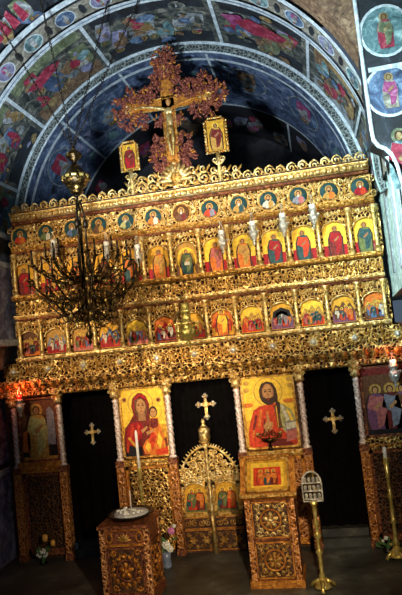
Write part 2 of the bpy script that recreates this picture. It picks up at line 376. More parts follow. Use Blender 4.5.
# side walls that carry the vault, with their corbelled slabs
b = MB(); b.box(-2.75, -2.2, -1.6, .5, 2.52, 3.80, 'f_lav')
b.box(-2.2, -2.19, -1.6, .5, 3.60, 3.78, 'f_night'); b.box(-2.2, -2.185, -1.6, .5, 3.80, 3.86, 'f_white'); b.box(-2.2, -2.185, -1.6, .5, 3.44, 3.50, 'f_white')
b.box(-2.2, -2.19, -1.6, .5, 3.50, 3.60, 'f_blue')
b.box(-2.75, -2.14, -1.6, .5, 2.50, 2.57, 'f_white')
b.prof([(-1.5, 2.50), (.5, 2.50), (.5, 2.20), (-1.5, 2.30)], -2.75, -2.30, 'f_tan')
b.box(-2.80, -2.46, -3.0, .6, 1.12, 2.3, 'f_lav'); b.box(-2.80, -2.45, -3.0, .6, 0, 1.0, 'f_lav'); b.box(-2.80, -2.44, -3.0, .6, 1.0, 1.06, 'f_white')
b.box(-2.80, -2.47, -3.0, .6, 1.06, 1.12, 'f_night')
for k in range(4): b.box(-2.451, -2.444, -.75-.0-k*.6, -.72-k*.6, 0, 1.0, 'f_white')
struct(b.build('wall_left'))
b = MB(); b.box(2.2, 2.75, -1.32, .5, 2.75, 3.80, 'f_mint')
b.prof([(-1.32, 2.75), (.5, 2.75), (.5, 2.55), (-.7, 2.62)], 2.2, 2.75, 'f_mint')
b.box(2.188, 2.2, -.95, -.80, 2.8, 3.78, 'f_white'); b.box(2.188, 2.2, -.40, -.30, 2.8, 3.7, 'f_grey'); b.box(2.185, 2.2, -1.32, -1.22, 2.75, 3.8, 'f_white')
b.box(2.46, 2.80, -3.0, .6, 0, 2.3, 'f_night')
struct(b.build('wall_right'))
# right pier, front face painted with roundels
b = MB(); b.prism([(2.0, 7), (1.99, 3.80), (2.08, 3.74), (2.15, 3.62), (2.19, 3.45), (2.2, 2.72), (3.4, 2.72), (3.4, 7)], -1.5, -1.3, 'f_night')
def edge(pts, wd, y, m):
    for (x0, z0), (x1, z1) in zip(pts, pts[1:]): b.prism([(x0, z0), (x1, z1), (x1+wd, z1), (x0+wd, z0)], y-.012, y+.004, m)
b.tube([(x+.015, -1.50, z) for x, z in [(1.99, 7), (1.99, 4.4), (1.99, 3.92), (1.995, 3.84), (2.03, 3.78), (2.08, 3.75), (2.12, 3.70), (2.155, 3.60), (2.18, 3.42), (2.19, 3.1), (2.2, 2.72)]], .019, 'f_white', 8)
b.prism([(2.08, 3.68), (2.14, 3.58), (2.18, 3.4), (2.19, 2.74), (2.36, 2.74), (2.36, 3.70)], -1.508, -1.5, 'f_mint')
b.prism([(2.04, 4.42), (3.4, 4.42), (3.4, 4.46), (2.04, 4.46)], -1.512, -1.5, 'f_white')
b.mp = lambda u, v, h: (u, -1.5-h, v)
p = at(385, 31, -1.5); medal(b, p.x, p.z, .205, 1.08, 'f_teal', 'f_crimson', .006, 0, 'f_ochre', 'f_green')
p = at(390, 91, -1.5); medal(b, p.x, p.z, .20, 1.08, 'f_blue', 'f_tan', .006, 0, 'f_ochre', 'f_magenta')
p = at(399, 137, -1.5); b.figure(p.x, p.z-.44, .52, .006, 'f_teal', 'f_crimson', 'f_ochre', 'f_green')
b.mp = None
struct(b.build('wall_right'))
b = MB()   # ornamental moulding at the springing behind the pier
b.prism([(2.10, 3.98), (2.15, 3.95), (2.185, 3.85), (2.19, 3.60), (2.14, 3.58), (2.11, 3.72)], -.62, -.5, 'f_orn')
b.tube([(2.09, -.60, 4.0), (2.10, -.62, 3.72), (2.13, -.62, 3.58)], .010, 'f_mint', 6); b.tube([(2.15, -.62, 3.96), (2.19, -.62, 3.85), (2.20, -.62, 3.60)], .010, 'f_mint', 6)
struct(b.build('trim_4'))
b = MB()   # stone steps in the doorways
for x0, x1 in ((-1.64, -1.04), (1.16, 1.65)):
    b.box(x0, x1, -.02, .5, 0, .09, 'step_stone'); b.box(x0, x1, .06, .5, .09, .17, 'step_stone')
struct(b.build('trim_5'))

# ------------------------------------------------------------------ iconostasis
PIT = .3329
W = 2.12
ico = empty('iconostasis', (0, 0, 0), 'huge carved and gilded wooden icon screen spanning the whole church under the vault', 'icon screen')
b = MB()                                        # backing boards
b.box(-W, W, .02, .16, 2.25, 4.02, 'ground'); b.box(-2.42, 2.42, .06, .2, 1.88, 2.3, 'ground')
for x0, x1 in ((-2.42, -1.70), (-.99, -.39), (.42, 1.10), (1.71, 2.42)): b.box(x0, x1, .06, .10, 0, 1.9, 'ground')
b.build('backing_board', ico)

def frieze(name, x0, x1, z0, z1, y, step, ground='filigree', m='gold', alt='gold_pale', balls=False, th=.035):
    b = MB(); b.box(x0, x1, y-th, .05, z0, z1, ground)
    n = max(1, round((x1-x0)/step)); st = (x1-x0)/n; zc = (z0+z1)/2; r = min(st*.5, (z1-z0)*.5)*.82
    for i in range(n):
        x = x0+st*(i+.5); fl = 1 if i % 2 else -1
        b.scroll(x, zc, r, y-th-.004, m, fl, pi/2*fl, r*.2)
        b.leaf(x+st*.5, zc, (z1-z0)*.42, pi/2, y-th, m); b.leaf(x+st*.5, zc, (z1-z0)*.42, -pi/2, y-th, m)
        if balls and i % 3 == 0: b.rosette(x+st*.5, zc, (z1-z0)*.36, y-th-.012, alt, 8); b.blob((x+st*.5, y-th-.03, zc), (.034, .028, .034), 'silver', 10, 7)
    return b.build(name, ico)
def moulding(name, x0, x1, z0, z1, y0, m='gold', bead=None, parent=None):
    b = MB(); h = z1-z0
    b.prof([(.05, z0), (y0+.35*h, z0), (y0+.1*h, z0+.25*h), (y0, z0+.5*h), (y0+.1*h, z0+.8*h), (y0-.1*h, z0+.85*h), (y0-.1*h, z1), (.05, z1)], x0, x1, m)
    if bead:
        n = int((x1-x0)/bead)
        for i in range(n): b.blob((x0+(i+.5)*(x1-x0)/n, y0-.004, z0+.45*h), (bead*.40, h*.22, h*.32), m, 6, 4)
    return b.build(name, parent or ico)

# top cornice, medallion band
moulding('top_cornice', -2.07, 2.10, 3.965, 4.05, -.12, 'gold_pale', .07)
moulding('cornice_strip', -2.07, 2.10, 4.05, 4.072, -.11, 'ground')
moulding('cornice_strip', -2.07, 2.10, 3.93, 3.955, -.09, 'wood_red')
b = MB(); b.box(-W, W, -.02, .05, 3.66, 3.93, 'filigree')
for i in range(14):
    x = (i-6.5)*PIT
    for sx in (-1, 1):
        for sz in (-1, 1):
            if abs(x+sx*.075) < W-.0: b.scroll(x+sx*.038, 3.795+sz*.078, .038, -.026, 'gold_pale', sx*sz, pi/2*sz, .009)
    if abs(x) > W: continue
    b.leaf(x, 3.795, .09, pi/2, -.02, 'gold'); b.leaf(x, 3.795, .09, -pi/2, -.02, 'gold'); b.rosette(x, 3.795, .03, -.03, 'gold_pale', 5)
b.build('roundel_frieze', ico)
moulding('cornice', -W+.01, W, 3.605, 3.66, -.085, 'gold', .05)
moulding('cornice_strip', -W, W, 3.585, 3.605, -.05, 'wood_red')
# apostle row
def colonnette(z0, z1, y, name, x, src=[None]):
    b = MB(); H = z1-z0
    pr = [(.036, 0), (.036, .02), (.024, .03), (.028, .05)]+[(.021, .05+(H-.14)*k/14) for k in range(15)]+[(.026, H-.085), (.022, H-.075), (.036, H-.03), (.042, H-.02), (.042, H)]
    b.lathe(pr, (0, 0, 0), 'gold_pale', 12, 3, .16, 160)
    for k in range(5): b.leaf(.026*cos(pi+k*pi/4), H-.08, .06, pi/2+.5*cos(pi+k*pi/4), -.026*sin(k*pi/4), 'gold_pale')
    return b
def colonnade(z0, z1, y, name):
    proto = colonnette(z0, z1, y, name, 0).build(name, ico, (-W+.02, y, z0))
    for i in range(1, 14):
        c = proto.copy(); COL.objects.link(c); c.parent = ico
        c.location = (max(-W+.02, min(W-.02, (i-6.5)*PIT)), y, z0)
def carved_arch(z0, z1, zo, y, deep=.05, kind=0):
    """spandrel plate with a cusped arched opening; origin in the middle, z measured from z0"""
    b = MB(); hw = PIT/2-.002; ow = .125; n = 12; H = z1-z0; A = []
    for k in range(n+1):
        a = pi-pi*k/n; r = 1+.07*abs(sin(3*a)) - (.05 if kind else 0)
        A.append((ow*cos(a)*min(r, 1.02), (zo-z0)+.09*sin(a)*r))
    P = [(-hw, 0), (-ow, 0)]+A+[(ow, 0), (hw, 0), (hw, H), (0, H), (-hw, H)]
    left = [(-hw, 0), (-ow, 0)]+A[:n//2+1]+[(0, H), (-hw, H)]
    right = A[n//2:]+[(ow, 0), (hw, 0), (hw, H), (0, H)]
    b.prism(left, -.0, .03, 'filigree'); b.prism(right, -.0, .03, 'filigree')
    b.tube([(x, -.006, z) for x, z in A], .009, 'gold_pale', 6)
    t = H-(zo-z0)-.09
    for sx in (-1, 1):
        b.scroll(sx*.115, H-.045, .034, -.008, 'gold', sx, pi/2, .010)
        b.scroll(sx*.055, H-.04, .026, -.008, 'gold_pale', -sx, 0, .008)
        b.leaf(sx*.10, H-.09, .07, -pi/2, -.004, 'gold'); b.leaf(sx*.135, H-.10, .07, -pi/2-.1*sx, -.004, 'gold')
    b.leaf(0, H-.06, .055, pi/2, -.01, 'gold_pale'); b.rosette(0, H-.035, .026, -.012, 'gold_pale', 5)
    return b
def arches(z0, z1, zo, y, name, kind=0):
    for i in range(13):
        if i == 0: o = carved_arch(z0, z1, zo, y, kind=kind).build(name, ico, (-6*PIT, y, z0)); p = o
        else: o = p.copy(); COL.objects.link(o); o.parent = ico
        o.location = ((i-6)*PIT, y, z0)
arches(3.075, 3.585, 3.37, -.02, 'carved_arch')
colonnade(3.075, 3.585, -.045, 'colonnette')
moulding('sill', -W-.02, W+.02, 3.02, 3.075, -.10, 'gold', .09)
frieze('scroll_frieze', -W, W, 2.84, 3.01, -.02, .13, 'filigree', 'gold', 'gold_pale')
moulding('cornice', -W-.01, W+.01, 2.795, 2.84, -.10, 'gold_pale', .06)
moulding('cornice_strip', -W, W, 2.775, 2.795, -.06, 'wood_red')
# feast row
arches(2.34, 2.775, 2.56, -.02, 'carved_arch', 1)
colonnade(2.34, 2.775, -.045, 'colonnette')
moulding('sill', -W-.02, W+.02, 2.285, 2.34, -.11, 'gold_pale', .11)
# great cornice
XW = 2.42
frieze('rosette_frieze', -XW+.1, XW-.1, 2.085, 2.28, -.06, .145, 'filigree', 'gold', 'gold_pale', True)
b = MB()
b.prof([(.05, 1.95), (-.07, 1.95), (-.10, 1.98), (-.20, 2.05), (-.20, 2.085), (.05, 2.085)], -XW, XW, 'filigree')
n = 44
for i in range(n):
    x = -XW+(i+.5)*2*XW/n
    b.blob((x, -.165, 2.035), (.035, .03, .055), 'gold', 6, 5, .5 if i % 2 else -.5)
    b.scroll(x, 1.985, .030, -.12, 'gold_pale' if i % 3 else 'gold', 1 if i % 2 else -1, pi/2, .010, n=10)
b.build('leaf_cornice', ico)
b = MB(); b.prof([(.05, 1.90), (-.05, 1.88), (-.085, 1.90), (-.075, 1.95), (.05, 1.95)], -XW+.02, XW-.02, 'filigree')
for i in range(60):
    x = -XW+.04+i*(2*XW-.08)/59; b.leaf(x, 1.94, .055, -pi/2, -.078, 'gold', .55)
for x in (-2.26, -1.688, -.995, -.378, .41, 1.11, 1.70, 2.27):
    b.rosette(x, 1.915, .055, -.085, 'gold_pale', 8)
b.build('lower_fascia', ico)

# pierced crest on top
b = MB(); n = 34
for i in range(n):
    x = -W+.03+(i+.5)*(2*W-.06)/n; e = max(0, 1-abs(x-.02)/.75); r = .052+.028*e; z = 4.115+.06*e+.01*sin(i*2.1)
    f = 1 if x > 0 else -1
    b.scroll(x, z, r, -.045, 'gold_pale', f*(1 if i % 2 else -1), pi*.5, r*.26, 1.4)
    b.scroll(x+.03, z-.035, r*.6, -.06, 'gold', -f, 0, r*.2, 1.2, 10)
    b.tube([(x-r*1.15, -.035, z-r*.7), (x-r*.6, -.045, z+r*.8), (x+r*.2, -.05, z+r*1.15), (x+r*1.0, -.045, z+r*.6)], [r*.14, r*.24, r*.24, r*.1], 'gold_pale', 6); b.leaf(x+r*.7, z+r*.5, r*.9, -pi/4, -.05, 'gold_pale')
    if e > .1: b.scroll(x, z+r*1.5, r*.75, -.05, 'gold_pale', -f, 0, r*.2, 1.3); b.leaf(x+.03*f, z+r*.9, r*1.4, pi/2-.6*f, -.05, 'gold')
b.box(-W, W, -.055, -.02, 4.068, 4.09, 'gold_pale')
for s in (-1, 1):
    for k in range(5): b.leaf(0, 4.17, .20, pi/2+s*(.25+k*.33), -.08, 'gold_pale', .3)
b.blob((0, -.09, 4.20), (.11, .05, .08), 'gold', 10, 6)
b.build('pierced_crest', ico)

# lower order: columns, posts, dado
COLX = [-2.26, -1.688, -.995, -.378, .41, 1.11, 1.70, 2.27]
def column():
    top = []
    b = MB(); H = .70
    pr = [(.040, 0), (.042, .02), (.030, .035)]+[(.030, .04+(H-.08)*k/34) for k in range(35)]+[(.034, H-.02), (.030, H)]
    b.lathe(pr, (0, 0, 0), 'silver_rose', 16, 3, .26, 95); return b
def capital():
    b = MB(); b.lathe([(.030, 0), (.036, .02), (.050, .08), (.062, .10), (.062, .12)], (0, 0, 0), 'gold', 12)
    for k in range(6):
        a = pi+k*pi/5; b.leaf(.045*cos(a), .02, .08, pi/2-.4*cos(a)*-1, .04*sin(a)-.01, 'gold_pale', .45)
    for s in (-1, 1): b.scroll(s*.045, .095, .024, -.055, 'gold_pale', s, 0, .008, 1.2, 10)
    return b
def post():
    b = MB(); b.box(-.042, .042, -.04, .04, 0, 1.04, 'filigree_red'); b.box(-.05, .05, -.05, .045, 0, .07, 'wood_red'); b.box(-.05, .05, -.05, .045, .99, 1.06, 'wood_red')
    b.tube([(-.040, -.043, .08), (-.040, -.043, .98)], .006, 'gold_orange', 5); b.tube([(.040, -.043, .08), (.040, -.043, .98)], .006, 'gold_orange', 5)
    for k in range(12): b.rosette(0, .12+k*.075, .026, -.042, 'gold_orange', 5)
    return b
c0 = column(); c1 = capital(); p0 = post(); first = None
for i, x in enumerate(COLX):
    if first is None:
        a = c0.build('column', ico, (x, -.03, 1.06)); cc = c1.build('capital', a, (0, 0, .70)); q = p0.build('pedestal_post', ico, (x, -.03, 0)); first = (a, cc, q)
    else:
        a = first[0].copy(); cc = first[1].copy(); q = first[2].copy()
        for o in (a, cc, q): COL.objects.link(o)
        a.parent = ico; q.parent = ico; cc.parent = a; a.location = (x, -.03, 1.06); q.location = (x, -.03, 0)
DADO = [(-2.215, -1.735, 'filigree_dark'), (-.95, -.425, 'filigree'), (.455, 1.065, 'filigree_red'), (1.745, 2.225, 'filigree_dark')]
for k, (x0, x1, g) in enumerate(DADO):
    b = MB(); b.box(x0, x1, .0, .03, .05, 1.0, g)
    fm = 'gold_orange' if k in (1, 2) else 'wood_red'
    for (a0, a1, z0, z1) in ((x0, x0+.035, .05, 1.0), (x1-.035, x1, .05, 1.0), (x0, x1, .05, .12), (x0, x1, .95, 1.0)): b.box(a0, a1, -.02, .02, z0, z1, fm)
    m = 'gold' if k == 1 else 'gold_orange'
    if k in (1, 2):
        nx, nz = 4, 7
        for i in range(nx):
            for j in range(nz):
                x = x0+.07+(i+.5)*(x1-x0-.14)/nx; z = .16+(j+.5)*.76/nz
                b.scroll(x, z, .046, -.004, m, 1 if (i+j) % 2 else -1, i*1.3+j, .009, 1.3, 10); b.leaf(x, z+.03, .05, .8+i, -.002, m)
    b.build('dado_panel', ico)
    b = MB(); b.box(x0-.03, x1+.03, -.07, .02, 1.0, 1.065 if k in (1, 2) else 1.12, 'gold' if k in (1, 2) else 'gold_orange' if k == 0 else 'filigree')
    n = 8
    for i in range(n): b.blob((x0+(i+.5)*(x1-x0)/n, -.07, 1.035), (.028, .01, .014), 'gold_pale' if k in (1, 2) else 'gold_orange', 6, 4)
    b.build('icon_ledge', ico)

# ------------------------------------------------------------------ icons of the screen
ROB = {'p_red': 'red', 'p_scarlet': 'scarlet', 'p_teal': 'dark teal', 'p_green': 'green', 'p_blue': 'blue', 'p_grey': 'grey', 'p_white': 'white',
       'p_purple': 'purple', 'p_orange': 'orange', 'p_brown': 'brown', 'p_maroon': 'maroon', 'p_pink': 'pink', 'p_golddk': 'dull gold', 'p_gold': 'gold', 'p_olive': 'olive'}
ORD = ['first from the left', 'second from the left', 'third from the left', 'fourth from the left', 'fifth from the left', 'sixth from the left', 'in the very middle',
       'sixth from the right', 'fifth from the right', 'fourth from the right', 'third from the right', 'second from the right', 'first from the right']
def onplane(x, y, z): return lambda u, v, h: (u, -h, v)
MR = [('p_scarlet', 'p_orange'), ('p_green', 'p_white'), ('p_blue', 'p_teal'), ('p_brown', 'p_golddk'), ('p_olive', 'p_teal'), ('p_orange', 'p_white'), ('p_brown', 'p_maroon'),
      ('p_scarlet', 'p_grey'), ('p_golddk', 'p_teal'), ('p_white', 'p_golddk'), ('p_grey', 'p_pink'), ('p_golddk', 'p_orange'), ('p_red', 'p_scarlet')]
for i, (r1, r2) in enumerate(MR):
    x = (i-6)*PIT; z = 3.795
    t = empty('roundel_icon', (x, -.025, z), 'round dark icon, %s bust, top row of the gold screen, %s' % (ROB[r1], ORD[i]), 'icon', 'round icons along the top of the screen')
    b = MB(); b.lathe([(.098, 0), (.098, .012)], (0, 0, 0), 'p_teal' if i != 6 else 'p_brown', 24, ax='y')
    b.mp = lambda u, v, h: (u, -h-.013, v)
    b.disc(.0, .028, .040, .040, .0, 'p_golddk', 14)
    b.flat([(-.075, -.058), (-.055, -.02), (-.015, .002), (.018, .002), (.055, -.02), (.074, -.058), (.03, -.088), (-.03, -.088)], .0015, r1)
    b.flat([(.0, -.09), (-.005, -.03), (.02, .0), (.05, -.02), (.05, -.078)], .003, r2)
    b.disc(0, .026, .026, .032, .003, 'hair', 10); b.disc(0, .022, .018, .025, .0045, 'skin', 10)
    b.flat([(-.012, .012), (.012, .012), (.008, -.012), (-.008, -.012)], .006, 'hair' if i % 2 else 'p_white')
    b.mp = None; b.build('painted_disc', t)
    b = MB(); b.ring(0, 0, .105, -.012, .010, 'gold', 28); b.ring(0, 0, .118, -.006, .005, 'gold_pale', 28); b.build('frame', t)

AR = [('p_maroon', 'p_red', 0), ('p_red', 'p_golddk', 0), ('p_brown', 'p_orange', 0), ('p_scarlet', 'p_brown', 0), ('p_teal', 'p_orange', 0), ('p_orange', 'p_golddk', 0), ('p_teal', 'p_white', 1),
      ('p_orange', 'p_pink', 0), ('p_orange', 'p_golddk', 0), ('p_teal', 'p_red', 0), ('p_teal', 'p_scarlet', 0), ('p_maroon', 'p_red', 0), ('p_green', 'p_teal', 0)]
for i, (r1, r2, th) in enumerate(AR):
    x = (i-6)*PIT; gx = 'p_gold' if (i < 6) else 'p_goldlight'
    lab = 'enthroned teal-robed figure icon in the middle of the standing saints row' if th else 'standing saint icon, %s and %s robes, middle row, %s' % (ROB[r1], ROB[r2], ORD[i])
    b = MB(); b.box(-.135, .135, 0, .012, -.19, .20, 'p_golddk')
    b.mp = lambda u, v, h: (u, -h, v)
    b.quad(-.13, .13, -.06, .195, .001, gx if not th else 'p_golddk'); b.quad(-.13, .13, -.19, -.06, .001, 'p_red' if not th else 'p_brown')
    if th:
        b.hoop(0, -.0, .085, .11, .003, 'p_goldlight', 24, 1.25); b.flat([(-.09, -.17), (-.09, 0), (-.06, .02), (.06, .02), (.09, 0), (.09, -.17)], .003, 'p_gold')
        b.figure(0, -.17, .30, .005, 'p_teal', 'p_green', 'skin', 'p_goldlight', 0, .001); b.flat([(-.03, -.03), (.03, -.03), (.035, -.07), (-.03, -.07)], .012, 'p_white')
    else:
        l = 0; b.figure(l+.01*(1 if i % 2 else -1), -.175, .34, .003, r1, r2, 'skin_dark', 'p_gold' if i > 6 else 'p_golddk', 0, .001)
        b.flat([(-.085, -.18), (-.07, -.10), (-.04, -.09), (-.045, -.18)] if i % 2 else [(.045, -.18), (.05, -.09), (.08, -.10), (.09, -.18)], .002, 'p_maroon' if i % 3 else 'p_pink')
    b.mp = None
    o = b.build('icon_panel', None, (x, .004, 3.265)); o.name = 'saint_icon'
    tag(o, lab, 'icon', 'saint icons in the middle row of the screen')

rnd = random.Random(5)
FR = [('p_brown', 'p_orange', 'p_maroon', 'dark brown scene'), ('p_golddk', 'p_red', 'p_grey', 'dull gold scene with grey robes'), ('p_golddk', 'p_pink', 'p_brown', 'dull gold scene with pink robes'),
      ('p_gold', 'p_red', 'p_blue', 'yellow topped scene with red cloth'), ('p_goldlight', 'p_pink', 'p_blue', 'pink and blue scene'), ('p_orange', 'p_maroon', 'p_red', 'orange and maroon scene'),
      ('p_gold', 'p_red', 'p_green', 'crimson and green scene behind the big lamp'), ('p_orange', 'p_gold', 'p_scarlet', 'glowing orange scene'), ('p_goldlight', 'p_scarlet', 'p_green', 'scarlet and green crowd scene'),
      ('p_gold', 'p_purple', 'p_grey', 'purple scene under a dark arch'), ('p_goldlight', 'p_scarlet', 'p_teal', 'scarlet, teal and white scene'), ('p_gold', 'p_purple', 'p_brown', 'gold mountain above a dark crowd'), ('p_orange', 'p_brown', 'p_golddk', 'dusky orange scene')]
for i, (bg, a_, b_, ds) in enumerate(FR):
    x = (i-6)*PIT; b = MB(); b.box(-.135, .135, 0, .012, -.15, .16, 'p_golddk'); b.mp = lambda u, v, h: (u, -h, v)
    b.quad(-.13, .13, -.15, .155, .001, bg)
    b.flat([(-.12, -.04), (-.08, .05), (-.04, .01), (0, .08), (.05, .02), (.08, .06), (.12, -.03), (.12, -.08), (-.12, -.08)], .002, b_ if i % 2 else 'p_golddk')
    b.flat([(-.12, -.145), (-.12, -.06), (-.04, -.05), (.03, -.065), (.12, -.05), (.12, -.145)], .003, a_)
    n = rnd.randint(3, 5)
    for k in range(n):
        b.figure(-.09+.18*(k+.5)/n+rnd.uniform(-.01, .01), -.135+rnd.uniform(0, .04), rnd.uniform(.12, .17), .004+.001*(k % 2), rnd.choice([a_, b_, 'p_scarlet', 'p_green', 'p_blue', 'p_pink']), rnd.choice([b_, 'p_white', 'p_red', 'p_teal', 'p_orange']), 'skin', 'p_goldlight', 0, .001)
    if i == 9: b.flat([(-.10, -.02), (-.09, .05), (0, .09), (.09, .05), (.10, -.02), (.075, -.02), (.06, .03), (0, .055), (-.06, .03), (-.075, -.02)], .010, 'p_black')
    if i == 7: b.figure(.0, -.14, .29, .010, 'p_orange', 'p_goldlight', 'skin', 'p_goldlight', 0, .001)
    b.mp = None
    o = b.build('feast_icon', None, (x, .004, 2.505)); tag(o, '%s, lower icon row, %s' % (ds, ORD[i]), 'icon', 'feast icons in the lower row of the screen')

# big icons: authored on crops of the picture plane, u right / v up in metres about the icon centre
def big_icon(name, x0, x1, z0, z1, y, label, painter, frame='gold', group=None):
    cx, cz = (x0+x1)/2, (z0+z1)/2; w2, h2 = (x1-x0)/2, (z1-z0)/2
    t = empty(name, (cx, y, cz), label, 'icon', group)
    b = MB(); b.box(-w2, w2, 0, .025, -h2, h2, 'p_golddk'); b.mp = lambda u, v, h: (u, -h-.001, v)
    painter(b, w2, h2); b.mp = None; b.build('painted_panel', t)
    b = MB()
    for (a, c_, d, e) in ((-w2-.005, -w2+.022, -h2, h2), (w2-.022, w2+.005, -h2, h2), (-w2, w2, -h2-.0, -h2+.022), (-w2, w2, h2-.022, h2+.0)): b.box(a, c_, -.014, .01, d, e, frame)
    b.build('frame', t); return t
def px(cx, cy, sx, sy, w2, h2):   # crop pixel -> icon uv
    return lambda x, y: ((x-cx)/sx*w2, (cy-y)/sy*h2)
def P(f, pts): return [f(*p) for p in pts]
def mary(b, w2, h2):
    f = px(164, 195, 84, 130, w2, h2); s = w2/84; g = lambda pts, h, m: b.flat(P(f, pts), h, m)
    b.quad(-w2, w2, -h2, h2, 0, 'p_goldlight'); b.quad(-w2, w2, -h2, -h2*.1, .0005, 'p_gold')
    u, v = f(156, 125); b.hoop(u, v, 43*s, 46*s, .001, 'p_golddk', 28); b.disc(u, v, 43*s, 43*s, .001, 'p_goldlight', 24)
    u, v = f(203, 158); b.hoop(u, v, 27*s, 29*s, .001, 'p_golddk', 24)
    for (x, y) in ((98, 108), (222, 118)): u, v = f(x, y); b.disc(u, v, 10*s, 10*s, .001, 'p_golddk', 12); b.disc(u, v, 6*s, 6*s, .002, 'p_maroon', 10)
    g([(150,86),(128,105),(122,135),(128,165),(112,190),(92,215),(84,270),(84,322),(170,322),(195,300),(190,250),(186,200),(186,165),(188,130),(178,100),(165,88)], .002, 'p_maroon')
    g([(118,195),(96,222),(92,262),(120,290),(150,250),(160,215),(150,195)], .003, 'p_red')
    g([(150,92),(134,108),(129,135),(134,158),(142,112),(158,100),(174,112),(180,135),(182,112),(166,92)], .003, 'p_red')
    for q in ([(118,200),(126,215),(112,262),(104,262)], [(140,200),(147,205),(140,250),(130,262)], [(96,255),(104,270),(98,305),(90,300)]): g(q, .0045, 'p_scarlet')
    g([(84,292),(105,278),(148,285),(152,322),(84,322)], .004, 'p_black'); g([(98,250),(128,292),(134,288),(106,246)], .0055, 'p_gold')
    g([(135,112),(133,150),(142,178),(170,180),(180,150),(176,118),(158,104)], .0035, 'p_brown')
    u, v = f(157, 138); b.disc(u, v, 18*s, 28*s, .005, 'skin_dark', 18); b.disc(u+1*s, v+2*s, 15*s, 24*s, .006, 'skin', 18)
    g([(146,160),(168,160),(172,190),(144,190)], .0042, 'skin_dark')
    for dx in (-7, 8):
        u, v = f(157+dx, 133); b.disc(u, v, 4.2*s, 2.2*s, .0075, 'hair', 8); b.disc(u, v+5*s, 5.5*s, 1.4*s, .0075, 'hair', 8)
    g([(157,132),(161,147),(155,148)], .007, 'skin_dark'); u, v = f(158, 154); b.disc(u, v, 4.5*s, 1.8*s, .0075, 'p_maroon', 8)
    g([(188,182),(182,220),(190,250),(165,262),(150,285),(158,312),(200,318),(222,300),(235,270),(228,235),(218,205),(214,182)], .006, 'p_orange')
    g([(188,184),(184,215),(196,222),(214,215),(214,186)], .007, 'p_maroon'); g([(190,225),(176,262),(186,300),(205,250)], .0075, 'p_scarlet'); g([(214,232),(224,262),(214,298),(204,275)], .0075, 'p_goldlight'); g([(170,268),(160,290),(172,308),(182,280)], .0075, 'p_goldlight')
    u, v = f(200, 160); b.disc(u, v, 15*s, 20*s, .007, 'hair', 14); b.disc(u, v-3*s, 11*s, 15*s, .008, 'skin', 14)
    for dx in (-4, 5): u, v = f(200+dx, 159); b.disc(u, v, 2.4*s, 1.5*s, .0095, 'hair', 6)
    g([(168,232),(198,222),(202,228),(172,244)], .009, 'skin'); g([(195,300),(240,290),(244,318),(200,322)], .0065, 'p_scarlet'); g([(150,225),(172,210),(176,216),(156,236)], .009, 'skin')
    g([(232,260),(246,250),(250,318),(236,318)], .006, 'p_maroon')
def christ(b, w2, h2):
    f = px(254, 200, 90, 132, w2, h2); s = w2/90; g = lambda pts, h, m: b.flat(P(f, pts), h, m)
    b.quad(-w2, w2, -h2, h2, 0, 'p_goldlight'); b.quad(-w2, w2, -h2, -h2*.2, .0005, 'p_gold')
    u, v = f(256, 128); b.hoop(u, v, 46*s, 49*s, .001, 'p_golddk', 28)
    for (x, y) in ((184, 92), (182, 118), (330, 88), (332, 112)): u, v = f(x, y); b.disc(u, v, 10*s, 8*s, .001, 'p_golddk', 12)
    for (x, y) in ((183, 172), (322, 166)): u, v = f(x, y); b.disc(u, v, 19*s, 8*s, .001, 'p_orange', 14)
    g([(222,178),(200,192),(186,230),(176,270),(174,318),(190,328),(330,328),(346,300),(344,262),(330,205),(305,178),(285,170)], .002, 'p_scarlet')
    g([(282,172),(300,175),(328,200),(344,250),(346,296),(318,300),(288,262),(282,215)], .003, 'p_olive'); g([(292,180),(300,182),(318,232),(308,240)], .0045, 'p_white'); g([(308,190),(320,205),(334,245),(326,245)], .0045, 'p_goldlight')
    g([(270,178),(286,176),(292,262),(276,262)], .004, 'p_brown'); g([(276,180),(280,182),(280,258),(277,258)], .005, 'p_gold')
    for q in ([(222,190),(230,192),(218,250),(208,258)], [(243,195),(250,196),(250,250),(240,256)], [(196,238),(202,242),(192,300),(184,300)]): g(q, .0035, 'p_orange')
    g([(205,205),(212,210),(198,262),(190,262)], .0036, 'p_maroon'); g([(232,225),(238,228),(230,300),(222,300)], .0036, 'p_maroon')
    g([(255,90),(236,97),(226,118),(226,145),(232,162),(248,176),(264,176),(278,166),(285,172),(287,148),(284,118),(274,97)], .004, 'hair')
    g([(276,160),(292,170),(290,208),(282,212),(278,185)], .0045, 'hair')
    u, v = f(255, 130); b.disc(u, v, 20*s, 29*s, .005, 'skin_dark', 18); b.disc(u, v+2*s, 16*s, 25*s, .006, 'skin', 18)
    g([(238,146),(242,164),(255,176),(268,164),(272,146),(265,153),(255,150),(245,153)], .007, 'hair'); u, v = f(255, 157); b.disc(u, v, 5*s, 2*s, .008, 'p_red', 8)
    for dx in (-8, 8): u, v = f(255+dx, 127); b.disc(u, v, 4.5*s, 2.4*s, .0075, 'hair', 8); b.disc(u, v+6*s, 6*s, 1.5*s, .0075, 'hair', 8)
    g([(255,126),(259,142),(251,142)], .0072, 'skin_dark')
    g([(300,242),(344,236),(350,292),(304,300)], .006, 'p_grey'); g([(304,246),(340,241),(342,262),(306,268)], .0075, 'p_white'); g([(304,272),(346,264),(348,300),(300,312)], .0075, 'p_pink')
    g([(228,250),(240,236),(246,218),(251,219),(250,236),(262,238),(258,262),(236,272)], .007, 'skin'); g([(240,222),(244,206),(248,207),(247,224)], .007, 'skin')
    g([(186,290),(232,272),(238,290),(222,326),(186,326)], .006, 'p_scarlet'); g([(238,300),(300,300),(330,328),(232,328)], .006, 'p_maroon')
big_icon('icon_of_mother_and_child', -.958, -.412, 1.075, 1.87, .0, 'gold ground icon of a veiled mother with child left of the central doors', mary)
